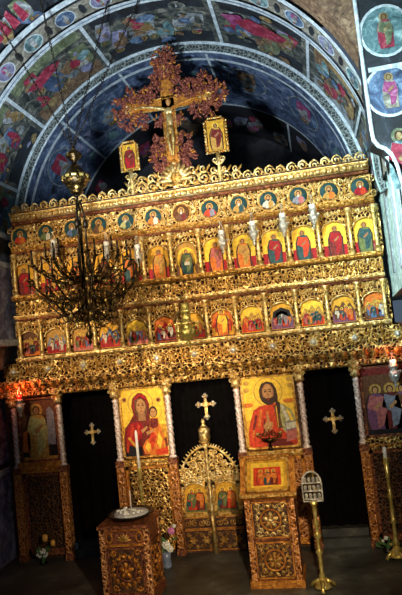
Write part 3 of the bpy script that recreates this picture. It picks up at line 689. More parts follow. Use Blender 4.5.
big_icon('icon_of_bearded_man', .455, 1.04, 1.075, 1.87, .0, 'gold ground icon of a bearded man in scarlet right of the central doors', christ)
def leftsaint(b, w2, h2):
    b.quad(-w2, w2, -h2, h2, 0, 'p_black'); b.quad(-w2*.95, w2*.9, -h2*.3, h2*.9, .001, 'p_brown')
    b.figure(-.02, -h2*.92, h2*1.75, .003, 'p_golddk', 'p_olive', 'skin_dark', 'p_golddk', 0, .001)
    b.flat([(.10, -h2*.5), (.11, h2*.6), (.15, h2*.7), (.2, h2*.5), (.2, -h2*.5)], .004, 'p_grey')
    b.flat([(-.22, -h2*.7), (-.21, -h2*.1), (-.15, 0), (-.12, -h2*.2), (-.13, -h2*.7)], .004, 'p_orange'); b.quad(-.21, .21, -h2*.98, -h2*.85, .010, 'p_golddk')
def rightsaint(b, w2, h2):
    b.quad(-w2, w2, -h2, h2, 0, 'p_brown')
    for u, r, q in ((-.10, 'p_purple', 'p_pink'), (.05, 'p_maroon', 'p_grey'), (.17, 'p_purple', 'p_brown')):
        b.figure(u, -h2*.85, h2*1.35, .003, r, q, 'skin', 'p_golddk', 0, .001)
    b.quad(-w2, w2, h2*.75, h2, .008, 'p_maroon'); b.quad(-w2, w2, -h2, -h2*.8, .010, 'p_black')
big_icon('saint_icon', -2.215, -1.73, 1.12, 1.86, .0, 'dark tall icon of a gold-robed standing saint in the far left bay', leftsaint, 'wood_red')
big_icon('saint_icon', 1.745, 2.23, 1.12, 1.86, .0, 'dark purple icon of standing figures in the far right bay', rightsaint, 'wood_red')

# ------------------------------------------------------------------ curtains in the three doorways
def curtain(x0, x1, z0, z1, label, crx, crz, sc, y=.14):
    t = empty('door_curtain', ((x0+x1)/2, y, z0), label, 'curtain', None)
    b = MB(); n = 60; vs = []; fs = []; hw = (x1-x0)/2; H = z1-z0
    for j in range(7):
        for i in range(n+1):
            u = -hw+2*hw*i/n; vs.append((u, .018*sin(u*44+.4*sin(j))+.03, H*j/6))
    m_ = len(vs); vs += [(v[0], v[1]+.012, v[2]) for v in vs]
    for j in range(6):
        for i in range(n):
            a = j*(n+1)+i; fs.append((a, a+1, a+n+2, a+n+1)); fs.append((m_+a+n+1, m_+a+n+2, m_+a+1, m_+a))
    b.add(vs, fs, 'black_cloth', True); b.build('cloth', t)
    b = MB(); s = sc; cx = crx-(x0+x1)/2; cz = crz-z0
    b.prism([(cx-.016*s, cz-.12*s), (cx+.016*s, cz-.12*s), (cx+.016*s, cz+.10*s), (cx-.016*s, cz+.10*s)], -.012, .0, 'gold_pale')
    b.prism([(cx-.09*s, cz+.008*s), (cx+.09*s, cz+.008*s), (cx+.09*s, cz+.040*s), (cx-.09*s, cz+.040*s)], -.010, .002, 'gold_pale')
    for (dx, dz) in ((0, -.12), (0, .115), (-.085, .024), (.085, .024)):
        for (ex, ez) in ((-.02, 0), (.02, 0), (0, .02), (0, -.02)):
            b.lathe([(.017*s, 0), (.017*s, .010), (.008*s, .016)], (cx+dx*s+ex*s, 0, cz+dz*s+ez*s), 'silver', 8, ax='y')
        b.ring(cx+dx*s, cz+dz*s, .016*s, -.016, .005, 'gold', 10)
    b.ring(cx, cz+.024*s, .032*s, -.014, .006, 'gold', 12)
    tag(b.build('cross', t), 'gold and silver trefoil cross')
    return t
curtain(-1.82, -.96, .12, 1.89, 'black cloth filling the left side doorway, small gold cross on it', -1.37, 1.37, .85)
curtain(-.46, .44, .0, 1.89, 'black cloth behind the central gilded doors, trefoil cross above the crown', .02, 1.575, 1.0)
curtain(1.06, 1.75, .12, 1.89, 'black cloth filling the right side doorway, small gold cross on it', 1.42, 1.30, .92)

# ------------------------------------------------------------------ royal doors
def leaf_(sx, label):
    t = empty('royal_door_leaf', (sx*.345, -.0, 0), label, 'door')
    X = lambda x: x-sx*.345
    b = MB()   # pierced top: quarter curve, filled with scrolls
    top = lambda u: 1.15-.30*(u/.34)**2.2
    pts = [(sx*(.015+.32*k/12), top(.015+.32*k/12)) for k in range(13)]
    b.tube([(X(x), -.01, z) for x, z in pts], .014, 'gold_pale', 6)
    rr = random.Random(3)
    for i in range(6):
        for j in range(7):
            u = .045+i*.052; z = .80+j*.056
            if z < top(u)-.035:
                b.scroll(X(sx*u), z, .036, -.012, 'gold_pale', sx*(1 if (i+j) % 2 else -1), rr.uniform(0, 6), .013, 1.2, 10)
                b.leaf(X(sx*u), z, .055, rr.uniform(0, 6), -.008, 'gold_pale', .6, .3)
    for k in range(12): x, z = pts[k]; b.leaf(X(x), z-.01, .05, pi/2-sx*.5-sx*k*.04, -.01, 'gold_pale')
    b.build('pierced_top', t)
    b = MB(); x0, x1 = sorted((X(sx*.012), X(sx*.34)))
    # frame round the painted panel, with arched head
    b.box(x0, x1, -.005, .03, .38, .44, 'gold'); b.box(x0, x0+.045, -.005, .03, .38, .80, 'gold'); b.box(x1-.045, x1, -.005, .03, .38, .80, 'gold')
    w2 = (x1-x0)/2-.045; cx = (x0+x1)/2; A = [(cx+w2*cos(pi*k/8), .69+.07*sin(pi*k/8)) for k in range(9)]
    b.prism([A[0]]+A[1:5]+[(cx, .82), (x1, .82), (x1, .69)], -.005, .03, 'gold'); b.prism(A[4:]+[(x0, .69), (x0, .82), (cx, .82)], -.005, .03, 'gold')
    b.tube([(x, -.01, z) for x, z in A], .010, 'gold_pale', 5)
    for k in range(7):
        b.rosette(x0+.022, .41+k*.06, .02, -.006, 'gold_pale', 5); b.rosette(x1-.022, .41+k*.06, .02, -.006, 'gold_pale', 5)
    b.box(x0, x1, .0, .03, .0, .38, 'ground')
    for (z0, z1) in ((.26, .375), (.03, .24)):
        b.box(x0+.01, x1-.01, -.006, .0, z0-.008, z0+.004, 'gold_orange'); b.box(x0+.01, x1-.01, -.006, .0, z1-.004, z1+.008, 'gold_orange')
    for i in range(4):
        x = x0+.05+i*(x1-x0-.1)/3; b.scroll(x, .32, .038, -.006, 'gold', 1 if i % 2 else -1, 1, .009)
    for i in range(2):
        x = x0+.09+i*.15; b.rosette(x, .135, .05, -.004, 'gold', 6)
        for s in (-1, 1):
            b.scroll(x+s*.045, .20, .026, -.004, 'gold', s, 0, .008, 1.2, 10); b.scroll(x+s*.045, .07, .026, -.004, 'gold', -s, 0, .008, 1.2, 10)
    b.build('door_frame', t)
    b = MB(); b.mp = lambda u, v, h: (u, .012-h, v); b.quad(x0+.03, x1-.03, .44, .78, .0, 'p_gold'); b.quad(x0+.03, x1-.03, .44, .53, .001, 'p_green')
    for k in range(2):
        b.figure(cx-.045+k*.09, .46, .24, .003, ['p_scarlet', 'p_maroon'][(k+(sx > 0)) % 2], ['p_green', 'p_orange'][k], 'skin', 'p_goldlight', 0, .001)
    b.flat([(cx-.11, .50), (cx-.11, .56), (cx-.06, .56), (cx-.06, .50)], .008, 'p_teal')
    b.mp = None; b.box(x0+.03, x1-.03, .014, .03, .44, .80, 'p_golddk'); b.build('painted_panel', t)
    return t
leaf_(-1, 'left leaf of the low arched gilded doors in the central opening')
tr = leaf_(1, 'right leaf of the low arched gilded doors, carrying the twisted centre post and crown')
b = MB(); X = lambda x: x-.345
b.lathe([(.024, 0), (.024, .38), (.018, .40)]+[(.019, .42+.72*k/24) for k in range(25)]+[(.028, 1.16), (.024, 1.18)], (X(0), -.03, 0), 'gold_pale', 12, 2, .34, 75)
b.build('centre_post', tr)
b = MB(); b.lathe([(.03, 1.18), (.05, 1.20), (.06, 1.26), (.058, 1.30), (.066, 1.34), (.045, 1.36), (.03, 1.38), (.018, 1.40), (.024, 1.43), (.01, 1.46)], (X(0), -.03, 0), 'gold_pale', 12, 6, .08, 0)
for k in range(8): a = pi*k/7+pi; b.leaf(X(.05*cos(a)), 1.30, .07, pi/2-.3*cos(a)*-1, -.03+.05*sin(a), 'gold_pale')
b.ring(X(0), 1.22, .055, -.08, .007, 'gold', 12, .02)
b.build('crown', tr)

# ------------------------------------------------------------------ crucifix and flanking icons on the crest
CX, CZ = .0, 5.10
t = empty('crucifix', (CX, -.06, 4.16), 'tall gilded cross with painted body and red leafy border on top of the screen', 'crucifix')
Z = lambda z: z-4.16
b = MB()
def arm(pts, m): b.prism([(x, Z(z)) for x, z in pts], -.0, .03, m)
arm([(-.075, 4.35), (.075, 4.35), (.085, 5.02), (-.085, 5.02)], 'gold_orange'); arm([(-.085, 5.16), (.085, 5.16), (.075, 5.46), (-.075, 5.46)], 'gold_orange')
arm([(-.52, 5.03), (.52, 5.03), (.52, 5.15), (-.52, 5.15)], 'gold_orange'); arm([(-.085, 5.0), (.085, 5.0), (.085, 5.18), (-.085, 5.18)], 'gold_orange')
for (x, z) in ((-.55, 5.09), (.55, 5.09), (0, 5.49), (0, 4.33)):
    for (dx, dz) in ((-.045, 0), (.045, 0), (0, .045), (0, -.045)): b.lathe([(.05, -.03), (.05, .004), (.035, .012)], (x+dx, 0, Z(z+dz)), 'gold_orange', 12, ax='y')
    b.ring(x, Z(z), .045, -.012, .010, 'gold_pale', 12); b.rosette(x, Z(z), .03, -.012, 'gold_pale', 5)
for s in (-1, 1):
    b.tube([(s*.078, -.004, Z(4.36)), (s*.086, -.004, Z(5.02)), (s*.5, -.004, Z(5.035))], .010, 'gold', 6); b.tube([(s*.5, -.004, Z(5.148)), (s*.086, -.004, Z(5.16)), (s*.076, -.004, Z(5.44))], .010, 'gold', 6)
b.build('cross_body', t)
b = MB()   # crucified figure in low relief
sk = 'gold_pale'
b.blob((0, -.015, Z(4.88)), (.05, .025, .13), sk, 10, 8); b.blob((0, -.015, Z(4.99)), (.062, .024, .05), sk, 10, 6)
b.blob((.012, -.03, Z(5.09)), (.030, .028, .042), 'skin', 10, 8); b.blob((.012, -.02, Z(5.10)), (.038, .022, .045), 'gold_orange', 10, 6)
for s in (-1, 1):
    b.tube([(s*.045, -.015, Z(5.02)), (s*.20, -.02, Z(5.06)), (s*.33, -.018, Z(5.085)), (s*.42, -.015, Z(5.09))], [.022, .018, .014, .010], sk if s < 0 else 'gold_orange', 8)
    b.blob((s*.44, -.018, Z(5.09)), (.022, .008, .014), sk, 8, 5)
    b.tube([(s*.025, -.018, Z(4.80)), (s*.034, -.035, Z(4.66)), (s*.018, -.022, Z(4.52)), (s*.010, -.03, Z(4.46))], [.030, .024, .017, .012], sk, 8)
b.blob((0, -.022, Z(4.77)), (.056, .030, .06), 'gold', 10, 6)
b.build('crucified_figure', t)
b = MB(); rr = random.Random(9)
def foliage(x, z, r, n, m='gold_red'):
    for k in range(int(n*1.8)):
        a = rr.uniform(0, 2*pi); q = r*sqrt(rr.random()); L = rr.uniform(.035, .065)
        b.leaf(x+q*cos(a), Z(z+q*sin(a)), L, a+rr.uniform(-.8, .8), .0+rr.uniform(-.02, .02), m if rr.random() < .75 else 'gold_orange', .45)
        if k % 3 == 0: b.scroll(x+q*cos(a), Z(z+q*sin(a)), .028, -.012, m, 1 if k % 2 else -1, a, .009, 1.2, 8)
for (x, z, r, n) in ((0, 5.60, .15, 60), (-.10, 5.45, .10, 26), (.10, 5.45, .10, 26), (-.16, 5.28, .08, 20), (.16, 5.26, .09, 22), (-.30, 5.20, .09, 22), (.32, 5.22, .10, 26), (-.48, 5.24, .09, 20), (.50, 5.26, .11, 28),
                     (-.66, 5.12, .11, 30), (.67, 5.12, .12, 34), (-.56, 4.96, .11, 26), (.56, 4.96, .11, 26), (-.38, 4.95, .09, 20), (.38, 4.96, .08, 18), (-.14, 4.9, .05, 12), (.13, 4.88, .05, 12),
                     (-.18, 4.62, .09, 24), (.18, 4.62, .09, 24), (-.20, 4.44, .10, 26), (.19, 4.44, .10, 26), (-.13, 4.30, .08, 18), (.13, 4.30, .08, 18)): foliage(x, z, r, n)
for (x0, z0, x1, z1) in ((0, 5.45, 0, 5.72), (-.1, 5.09, -.74, 5.09), (.1, 5.09, .75, 5.09), (-.12, 4.7, -.12, 4.2), (.12, 4.7, .12, 4.2)):
    b.tube([(x0, .012, Z(z0)), ((x0+x1)/2+.01, .012, Z((z0+z1)/2)), (x1, .012, Z(z1))], .014, 'gold_red', 5)
b.build('leafy_border', t)
b = MB(); b.box(-.035, .035, .0, .04, -.08, .22, 'gold_pale'); b.blob((0, -.01, .12), (.09, .04, .06), 'gold', 10, 6); b.rosette(0, .12, .06, -.03, 'gold_pale', 6); b.build('foot', t)
t.scale = (.87, 1, 1); t.location.x = -.02
b = MB(); b.mp = lambda u, v, h: (u, -.034-h, v); 
b.mp = None
def side_icon(cx, z0, z1, wd, label, robe):
    t = empty('side_icon', (cx, -.07, 4.09), label, 'icon', None); H = z1-4.09; zb = z0-4.09; w2 = wd/2
    b = MB(); b.box(-w2+.02, w2-.02, 0, .02, zb+.02, H-.03, 'p_golddk'); b.mp = lambda u, v, h: (u, -h, v)
    b.quad(-w2+.02, w2-.02, zb+.02, H-.03, .001, 'p_gold'); b.figure(0, zb+.03, (H-zb)*.80, .003, robe, 'p_maroon', 'skin_dark', 'p_goldlight', 0, .001)
    b.mp = None; b.build('painted_panel', t)
    b = MB()
    out = [(-w2, zb), (w2, zb), (w2, H-.05), (w2*.6, H), (-w2*.6, H), (-w2, H-.05)]
    loop = [(x, -.004, z) for x, z in out]; b.tube(loop, .014, 'gold', 6, True)
    L = [Vector(p) for p in loop]
    for a, c_ in zip(L, L[1:]+L[:1]):
        n = max(2, int((c_-a).length/.032))
        for k in range(n): q = a.lerp(c_, k/n); b.blob((q.x*1.06, -.006, q.z), (.016, .014, .016), 'gold_orange' if k % 2 else 'gold_pale', 6, 4)
    b.box(-w2, w2, .015, .03, zb, H-.02, 'gold'); b.build('frame', t)
    b = MB(); b.tube([(0, 0, -.02), (0, 0, zb*.6), (0, 0, zb)], [.03, .022, .028], 'gold_pale', 8)
    for s in (-1, 1): b.scroll(s*.04, zb*.75, .032, -.005, 'gold_pale', s, 0, .009, 1.2); b.leaf(s*.01, zb*.55, .09, pi/2-s*.8, -.0, 'gold_pale'); b.leaf(s*.015, zb*.3, .07, pi/2-s*.9, 0, 'gold_pale')
    b.build('stem', t)
side_icon(-.535, 4.37, 4.71, .20, 'small gilded icon on a stem left of the big cross', 'p_red')
side_icon(.50, 4.42, 4.82, .235, 'small gilded icon on a stem right of the big cross', 'p_golddk')

# ------------------------------------------------------------------ hanging vigil lamps
def silver_lamp(name, loc, label, s=1, m='silver', cup=None, chain=.10, group=None):
    t = empty(name, loc, label, 'lamp', group)
    b = MB(); b.lathe([(.006*s, -.14*s), (.016*s, -.12*s), (.008*s, -.10*s), (.03*s, -.07*s), (.046*s, -.03*s), (.042*s, 0), (.026*s, .02*s), (.032*s, .035*s), (.042*s, .055*s), (.040*s, .065*s)], (0, 0, 0), m, 12, 6, .07)
    for k in range(3): a = 2*pi*k/3; b.scroll(.048*s*cos(a), 0, .016*s, .03*s*sin(a), m, 1, 0, .005*s, 1.1, 8)
    b.build('lamp_body', t)
    b = MB(); b.lathe([(.028*s, .055*s), (.032*s, .11*s), (.024*s, .112*s)], (0, 0, 0), cup or 'glass_red', 10); b.build('glass_cup', t)
    b = MB(); tp = .14*s+chain
    for k in range(3): a = 2*pi*k/3; b.tube([(.042*s*cos(a), .042*s*sin(a), .05*s), (.012*cos(a), .012*sin(a), tp-.03), (0, 0, tp)], .0028, m, 4)
    b.lathe([(.012, tp-.01), (.018, tp), (.004, tp+.015)], (0, 0, 0), m, 8)
    b.tube([(0, 0, tp), (0, -loc[1]-.11+.02, tp+.015)], .004, 'gold', 4)
    b.build('hanger', t); return t
LP = [((54, 250), 'pale silver lamp hanging at the far left, left of the chandelier branches'), ((107, 252), 'silver lamp hanging behind the chandelier, second of the silver lamps from the left'),
      ((138, 255), 'silver lamp hanging just right of the chandelier'), ((222, 241), 'silver lamp hanging nearest right of the middle saint icon'),
      ((253, 232), 'silver lamp hanging fifth of the seven from the left'), ((283, 224), 'silver lamp hanging sixth of the seven from the left'), ((313, 215), 'silver lamp hanging furthest right of the row')]
first = None
for (q, lab) in LP:
    p = at(q[0], q[1], -.21)
    if first is None: first = silver_lamp('hanging_lamp', (p.x, -.21, p.z), lab, 1.05, 'silver', 'wax', .06, 'silver lamps hanging before the saints row')
    else: c_ = copy_tree(first); c_.location = (p.x, -.21, p.z); c_['label'] = lab
p = at(187, 328, -.30); t = empty('hanging_lamp', (p.x, -.30, p.z), 'big brass lamp hanging low over the middle of the screen', 'lamp')
b = MB(); b.lathe([(.01, -.20), (.03, -.17), (.018, -.14), (.06, -.11), (.085, -.07), (.095, -.03), (.075, -.01), (.055, .02), (.085, .04), (.09, .06), (.05, .075), (.045, .16), (.06, .17), (.06, .19), (.035, .21), (.045, .25), (.015, .28)], (0, 0, 0), 'brass_green', 16, 8, .08); b.build('lamp_body', t)
b = MB()
for k in range(6): a = 2*pi*k/6; b.tube([(.06*cos(a), .06*sin(a), .05), (.12*cos(a), .12*sin(a), .03), (.125*cos(a), .125*sin(a), -.02), (.09*cos(a), .09*sin(a), -.06)], .008, 'brass_green', 5); b.blob((.122*cos(a), .122*sin(a), .05), (.016, .016, .022), 'gold_pale', 6, 5)
b.build('side_arms', t); b = MB(); b.tube([(0, 0, .27), (0, 0, .40), (0, .16, .44)], .006, 'gold', 5); b.build('hanger', t)
p = at(20, 405, -.20); silver_lamp('hanging_lamp', (p.x, -.20, p.z), 'silver lamp with red glass before the far left icon', 1.0, 'silver', 'glass_red', .06)
p = at(394, 372, -.20); silver_lamp('hanging_lamp', (p.x, -.20, p.z), 'silver lamp before the far right icon', 1.15, 'silver', 'wax', .03)
# branched brass lamp in front of the bearded man
p = at(269, 442, -.15); zl = 1.065-p.z
t = empty('standing_lamp', (p.x, -.04, p.z), 'dark brass branched lamp standing on the ledge before the bearded man icon', 'lamp')
b = MB(); b.lathe([(.035, zl), (.03, zl+.02), (.010, zl+.05), (.018, -.06), (.012, -.04), (.04, -.02), (.085, .0), (.095, .02), (.09, .028), (.03, .022)], (0, 0, 0), 'bronze', 16); b.build('dish', t)
b = MB()
for sx in (-1, 1):
    b.scroll(sx*.05, .07, .034, 0, 'bronze', sx, pi/2, .008); b.scroll(sx*.105, .05, .03, 0, 'bronze', -sx, 0, .008); b.lathe([(.015, 0), (.022, .02), (.014, .03)], (sx*.125, 0, .06), 'brass', 8)
b.tube([(0, 0, .02), (0, 0, .12)], .008, 'bronze', 6); b.blob((0, 0, .13), (.014, .014, .02), 'brass', 8, 5); b.build('branches', t)
for q, e in (((20, 398), 1.6), ((394, 366), 1.2)):
    l = bpy.data.lights.new('vigil_flame', 'POINT'); l.energy = e; l.color = (1, .16, .05); l.shadow_soft_size = .02; o = bpy.data.objects.new('vigil_flame', l); COL.objects.link(o); o.location = at(q[0], q[1], -.20)+Vector((0, -.05, .06))
# thin chain with a tiny lamp in the middle
# ------------------------------------------------------------------ chandelier
p = at(79, 215, -1.0); HX = p.x
t = empty('chandelier', (HX, -1.0, at(88, 345, -1.0).z), 'large dark brass chandelier with many curved branches hanging by chains at left', 'chandelier')
z0 = t.location.z; zz = lambda py: at(80, py, -1.0).z-z0
b = MB(); pr = [(.004, 0), (.022, .03), (.010, .05), (.034, .08), (.040, .11), (.016, .14), (.028, .18), (.012, .20), (.014, .30), (.045, .34), (.055, .38), (.022, .42), (.014, .46), (.020, .60), (.034, .66), (.016, .70)]
zt = zz(198); pr += [(.015, zt-.16), (.03, zt-.12), (.016, zt-.08), (.02, zt-.03)]
b.lathe(pr, (0, 0, 0), 'bronze', 14); b.build('shaft', t)
b = MB(); zb_ = zz(178); b.lathe([(.02, zb_-.17), (.07, zb_-.14), (.05, zb_-.12), (.10, zb_-.08), (.135, zb_-.02), (.13, zb_+.03), (.11, zb_+.05), (.06, zb_+.12), (.03, zb_+.15), (.02, zb_+.17), (.08, zb_+.23), (.085, zb_+.25), (.045, zb_+.29), (.02, zb_+.31), (.015, zb_+.34)], (0, 0, 0), 'bronze', 18)
for k in range(12): a = 2*pi*k/12; b.blob((.132*cos(a), .132*sin(a), zb_+.0), (.02, .02, .035), 'bronze', 6, 5)
b.lathe([(.138, zb_-.005), (.146, zb_+.01), (.138, zb_+.025)], (0, 0, 0), 'brass', 18); b.build('ball', t)
# vertical rods with black finials beside the shaft
b = MB()
for k in range(3): a = 2*pi*k/3+.4; b.tube([(.06*cos(a), .06*sin(a), zz(290)), (.05*cos(a), .05*sin(a), zz(215)), (.02*cos(a), .02*sin(a), zz(200))], .009, 'iron', 6); b.blob((.055*cos(a), .055*sin(a), zz(224)), (.028, .028, .05), 'iron', 8, 6)
b.build('rod', t)
def arm_mb(L, drop, up, m):
    b = MB(); P_ = []
    for k in range(15):
        f = k/14; P_.append((L*f, 0, drop*sin(pi*f*1.0)*-1+up*f*f))
    b.tube(P_, [.012-.004*k/14 for k in range(15)], m, 6)
    b.blob((L*.5, 0, -drop*.98), (.022, .018, .018), 'brass', 6, 5)
    b.scroll(L*.45, -drop*.45, .055, 0, m, 1, 0, .007, 1.3, 14); b.scroll(L*.72, up*.4-drop*.1, .045, 0, m, -1, pi, .006, 1.3, 12); b.scroll(L*.25, .03, .045, 0, m, -1, 0, .006, 1.2, 12)
    b.ring(L*.62, -drop*1.05, .05, 0, .005, m, 16)
    b.leaf(L*.9, up*.8, .07, pi/3, 0, m); return b
def arm_set(n, L, drop, up, z, ph, m='bronze'):
    f = None
    for k in range(n):
        a = ph+2*pi*k/n
        if f is None:
            o = arm_mb(L, drop, up, m).build('branch', t); b = MB(); b.lathe([(.008, 0), (.030, .015), (.034, .022), (.012, .024), (.012, .05)], (0, 0, 0), 'bronze', 10)
            d = b.build('drip_tray', o, (L, 0, up)); b = MB(); b.lathe([(.009, .03), (.008, .17), (.001, .175)], (0, 0, 0), 'iron', 7); e = b.build('candle', o, (L, 0, up)); f = (o, d, e)
        else:
            o = f[0].copy(); COL.objects.link(o); o.parent = t
            for q in f[1:]: c_ = q.copy(); COL.objects.link(c_); c_.parent = o
        o.location = (0, 0, z); o.rotation_euler = (0, 0, a)
arm_set(10, .56, .13, .10, zz(292), .15); arm_set(8, .36, .10, .13, zz(272), .5); arm_set(6, .24, .06, .06, zz(318), .2); arm_set(8, .50, .03, .16, zz(282), .6); arm_set(6, .42, .16, .02, zz(300), .0)
def hook(d, y): return Vector((XC+(R1-.01)*sin(radians(d)), y, ZC+(R1-.01)*cos(radians(d))))
def hit(pxx, pyy):   # where the line of sight meets the vault
    d = FW*599.6+RT*(pxx-201)+UP*(297.5-pyy); o = CAM_POS; ox, oz = o.x-XC, o.z-ZC
    a = d.x**2+d.z**2; bb = ox*d.x+oz*d.z; c_ = ox*ox+oz*oz-(R1-.01)**2; return o+d*((-bb+sqrt(bb*bb-a*c_))/a)
top = Vector((0, 0, zb_+.33))
for q in ((-14, 2), (36, -22), (143, -10), (110, -8)):
    h_ = hit(*q)-t.location; b = MB(); L = (h_-top).length; n = int(L/.035)
    dv = (h_-top)/n; dn = dv.normalized(); s1 = dn.orthogonal().normalized(); s2 = dn.cross(s1)
    for k in range(n):
        c_ = top+dv*(k+.5); sd = s1 if k % 2 else s2
        b.tube([c_+dn*(.024*cos(a))+sd*(.010*sin(a)) for a in [2*pi*j/8 for j in range(8)]], .0042, 'iron', 4, True)
    b.build('chain', t)

# ------------------------------------------------------------------ candle table in the left foreground
Y0 = -1.30
xl = at(104, 560, Y0).x; xr = at(148.5, 560, Y0).x; zt = at(124, 525, Y0).z; wd = xr-xl; dp = .42
t = empty('candle_stand', ((xl+xr)/2, Y0+dp/2, 0), 'carved brown wooden box stand with a dark candle tray in the left foreground', 'stand')
w2 = wd/2; d2 = dp/2
b = MB(); b.box(-w2, w2, -d2, d2, .06, zt-.03, 'wood_red'); b.box(-w2-.02, w2+.02, -d2-.02, d2+.02, 0, .07, 'wood_red')
for s in (-1, 1): b.box(s*w2-.025, s*w2+.025, -d2-.012, -d2+.03, .07, zt-.04, 'filigree_red'); b.box(s*w2-.02, s*w2+.008, d2-.03, d2+.01, .07, zt-.04, 'filigree_red')
b.box(-w2, w2, -d2-.008, -d2, zt-.19, zt-.17, 'gold_orange'); b.box(-w2, w2, -d2-.012, -d2, zt-.05, zt-.03, 'gold_orange')
b.build('body', t)
def carved_square(name, par, cx, cz, hw, hh, y, m, m2, base='ground', side=False):
    b = MB()
    if side: b.mp = lambda x, yy, z: (w2-(yy-y)-.0+.0, x, z)
    b.box(cx-hw, cx+hw, y-.006, y+.004, cz-hh, cz+hh, base)
    for (a0, a1, c0_, c1_) in ((cx-hw, cx-hw+.014, cz-hh, cz+hh), (cx+hw-.014, cx+hw, cz-hh, cz+hh), (cx-hw, cx+hw, cz-hh, cz-hh+.014), (cx-hw, cx+hw, cz+hh-.014, cz+hh)): b.box(a0, a1, y-.016, y, c0_, c1_, m2)
    r = min(hw, hh)*.70
    for k in range(14): a = 2*pi*k/14+.2; b.leaf(cx+r*.92*cos(a), cz+r*.92*sin(a), r*.42, a+.9, y-.012, m, .55); b.scroll(cx+r*1.18*cos(a), cz+r*1.18*sin(a), r*.16, y-.008, m, 1 if k % 2 else -1, a, r*.05, 1.2, 8)
    b.ring(cx, cz, r*.80, y-.012, .010, m2, 24); b.rosette(cx, cz, r*.66, y-.014, m, 5, m, .3)
    for k in range(5): a = 2*pi*k/5+.3+pi/5; b.leaf(cx+r*.25*cos(a), cz+r*.25*sin(a), r*.45, a, y-.02, m2, .3)
    for sx in (-1, 1):
        for sz in (-1, 1): b.scroll(cx+sx*hw*.72, cz+sz*hh*.76, hw*.17, y-.01, m, sx*sz, 0, hw*.05, 1.2, 10); b.leaf(cx+sx*hw*.45, cz+sz*hh*.80, hw*.35, atan2(sz*.4, sx), y-.008, m)
    return b.build(name, par)
carved_square('carved_panel', t, 0, (zt-.19+.10)/2, w2-.045, (zt-.19-.10)/2-.01, -d2, 'gold_orange', 'wood_red')
carved_square('carved_panel', t, 0, (zt-.19+.10)/2, d2-.045, (zt-.19-.10)/2-.01, -d2, 'gold_orange', 'wood_red', side=True).location = (0, 0, 0)
b = MB()
for x in (-w2*.68, w2*.68): b.ring(x, zt-.11, .03, -d2-.006, .008, 'gold_orange', 14, .045); b.blob((x, -d2-.004, zt-.11), (.014, .01, .03), 'ground', 8, 5)
for k in range(7): b.leaf(0, zt-.145, .07, pi*.08+k*pi*.14, -d2-.002, 'gold', .3)
b.build('frieze_carving', t)
b = MB(); b.box(-w2-.035, w2+.035, -d2-.035, d2+.035, zt-.03, zt, 'wood_red'); b.build('table_top', t)
p = at(131, 513, Y0+.2); tx = p.x
b = MB(); tr_ = empty('candle_tray', (tx, Y0+.2, zt), 'round black tray filled with pale sand on the carved box stand', 'tray')
b.lathe([(.10, 0), (.12, .015), (.20, .04), (.225, .055), (.22, .062), (.19, .05), (.02, .048)], (0, 0, 0), 'iron', 24); b.build('dish', tr_)
b = MB(); b.lathe([(.17, .05), (.15, .062), (.08, .070), (.01, .074)], (0, 0, 0), 'sand', 20)
rr = random.Random(2)
for k in range(26): a = rr.uniform(0, 6.28); q = .13*sqrt(rr.random()); b.blob((q*cos(a), q*sin(a), .075), (.014, .014, .010), 'wax', 6, 4)
b.build('sand', tr_)
p = at(131, 506, Y0+.2); b = MB(); b.lathe([(.005, -.03), (.0045, .14), (.001, .15)], (0, 0, 0), 'wax', 6); o = b.build('taper_candle', None, (p.x, Y0+.2, p.z)); tag(o, 'thin single taper burning low in the sand tray', 'candle'); o['label'] = 'thin single taper standing in the sand tray'
# tall ornamental candlestick behind it
p = at(143, 508, -.62); q = at(138.5, 431, -.62)
t = empty('tall_candlestick', (p.x, -.62, 0), 'tall slim cream and brass candlestick before the mother and child icon', 'candlestick')
H = q.z; b = MB(); b.lathe([(.10, 0), (.10, .02), (.05, .04), (.02, .08), (.03, .12), (.015, .16), (.016, .40), (.034, .43), (.016, .47), (.018, H-.42), (.030, H-.40), (.018, H-.37)], (0, 0, 0), 'brass', 12); b.build('stem', t)
b = MB(); b.lathe([(.015, H-.38), (.014, H-.02), (.009, H), (.004, H+.01)], (0, 0, 0), 'wax', 10); b.build('candle', t)

# ------------------------------------------------------------------ icon lectern
Y0 = -1.0; xl = at(252, 560, Y0).x; xr = at(299, 560, Y0).x; cx = (xl+xr)/2; w2 = (xr-xl)/2+.015; ztop = at(275, 497, Y0).z
t = empty('icon_lectern', (cx, Y0+.17, 0), 'carved gilded lectern with two square rosette panels in front of the right icon', 'lectern'); d2 = .17
b = MB(); b.box(-w2, w2, -d2, d2, .05, ztop, 'wood_red'); b.box(-w2-.02, w2+.02, -d2-.02, d2+.02, 0, .07, 'gold_orange')
for s in (-1, 1):
    b.box(s*(w2-.025)-.025, s*(w2-.025)+.025, -d2-.014, -d2, .07, ztop-.02, 'filigree_red')
    for k in range(14): b.blob((s*(w2-.025), -d2-.016, .10+k*(ztop-.16)/13), (.016, .008, .016), 'gold_orange', 6, 4)
b.build('body', t)
hh = (ztop-.10)/4-.012
for k in range(2): carved_square('carved_panel', t, 0, .085+hh+k*(2*hh+.03), w2-.055, hh, -d2-.004, 'gold_pale' if k else 'gold', 'gold_orange')
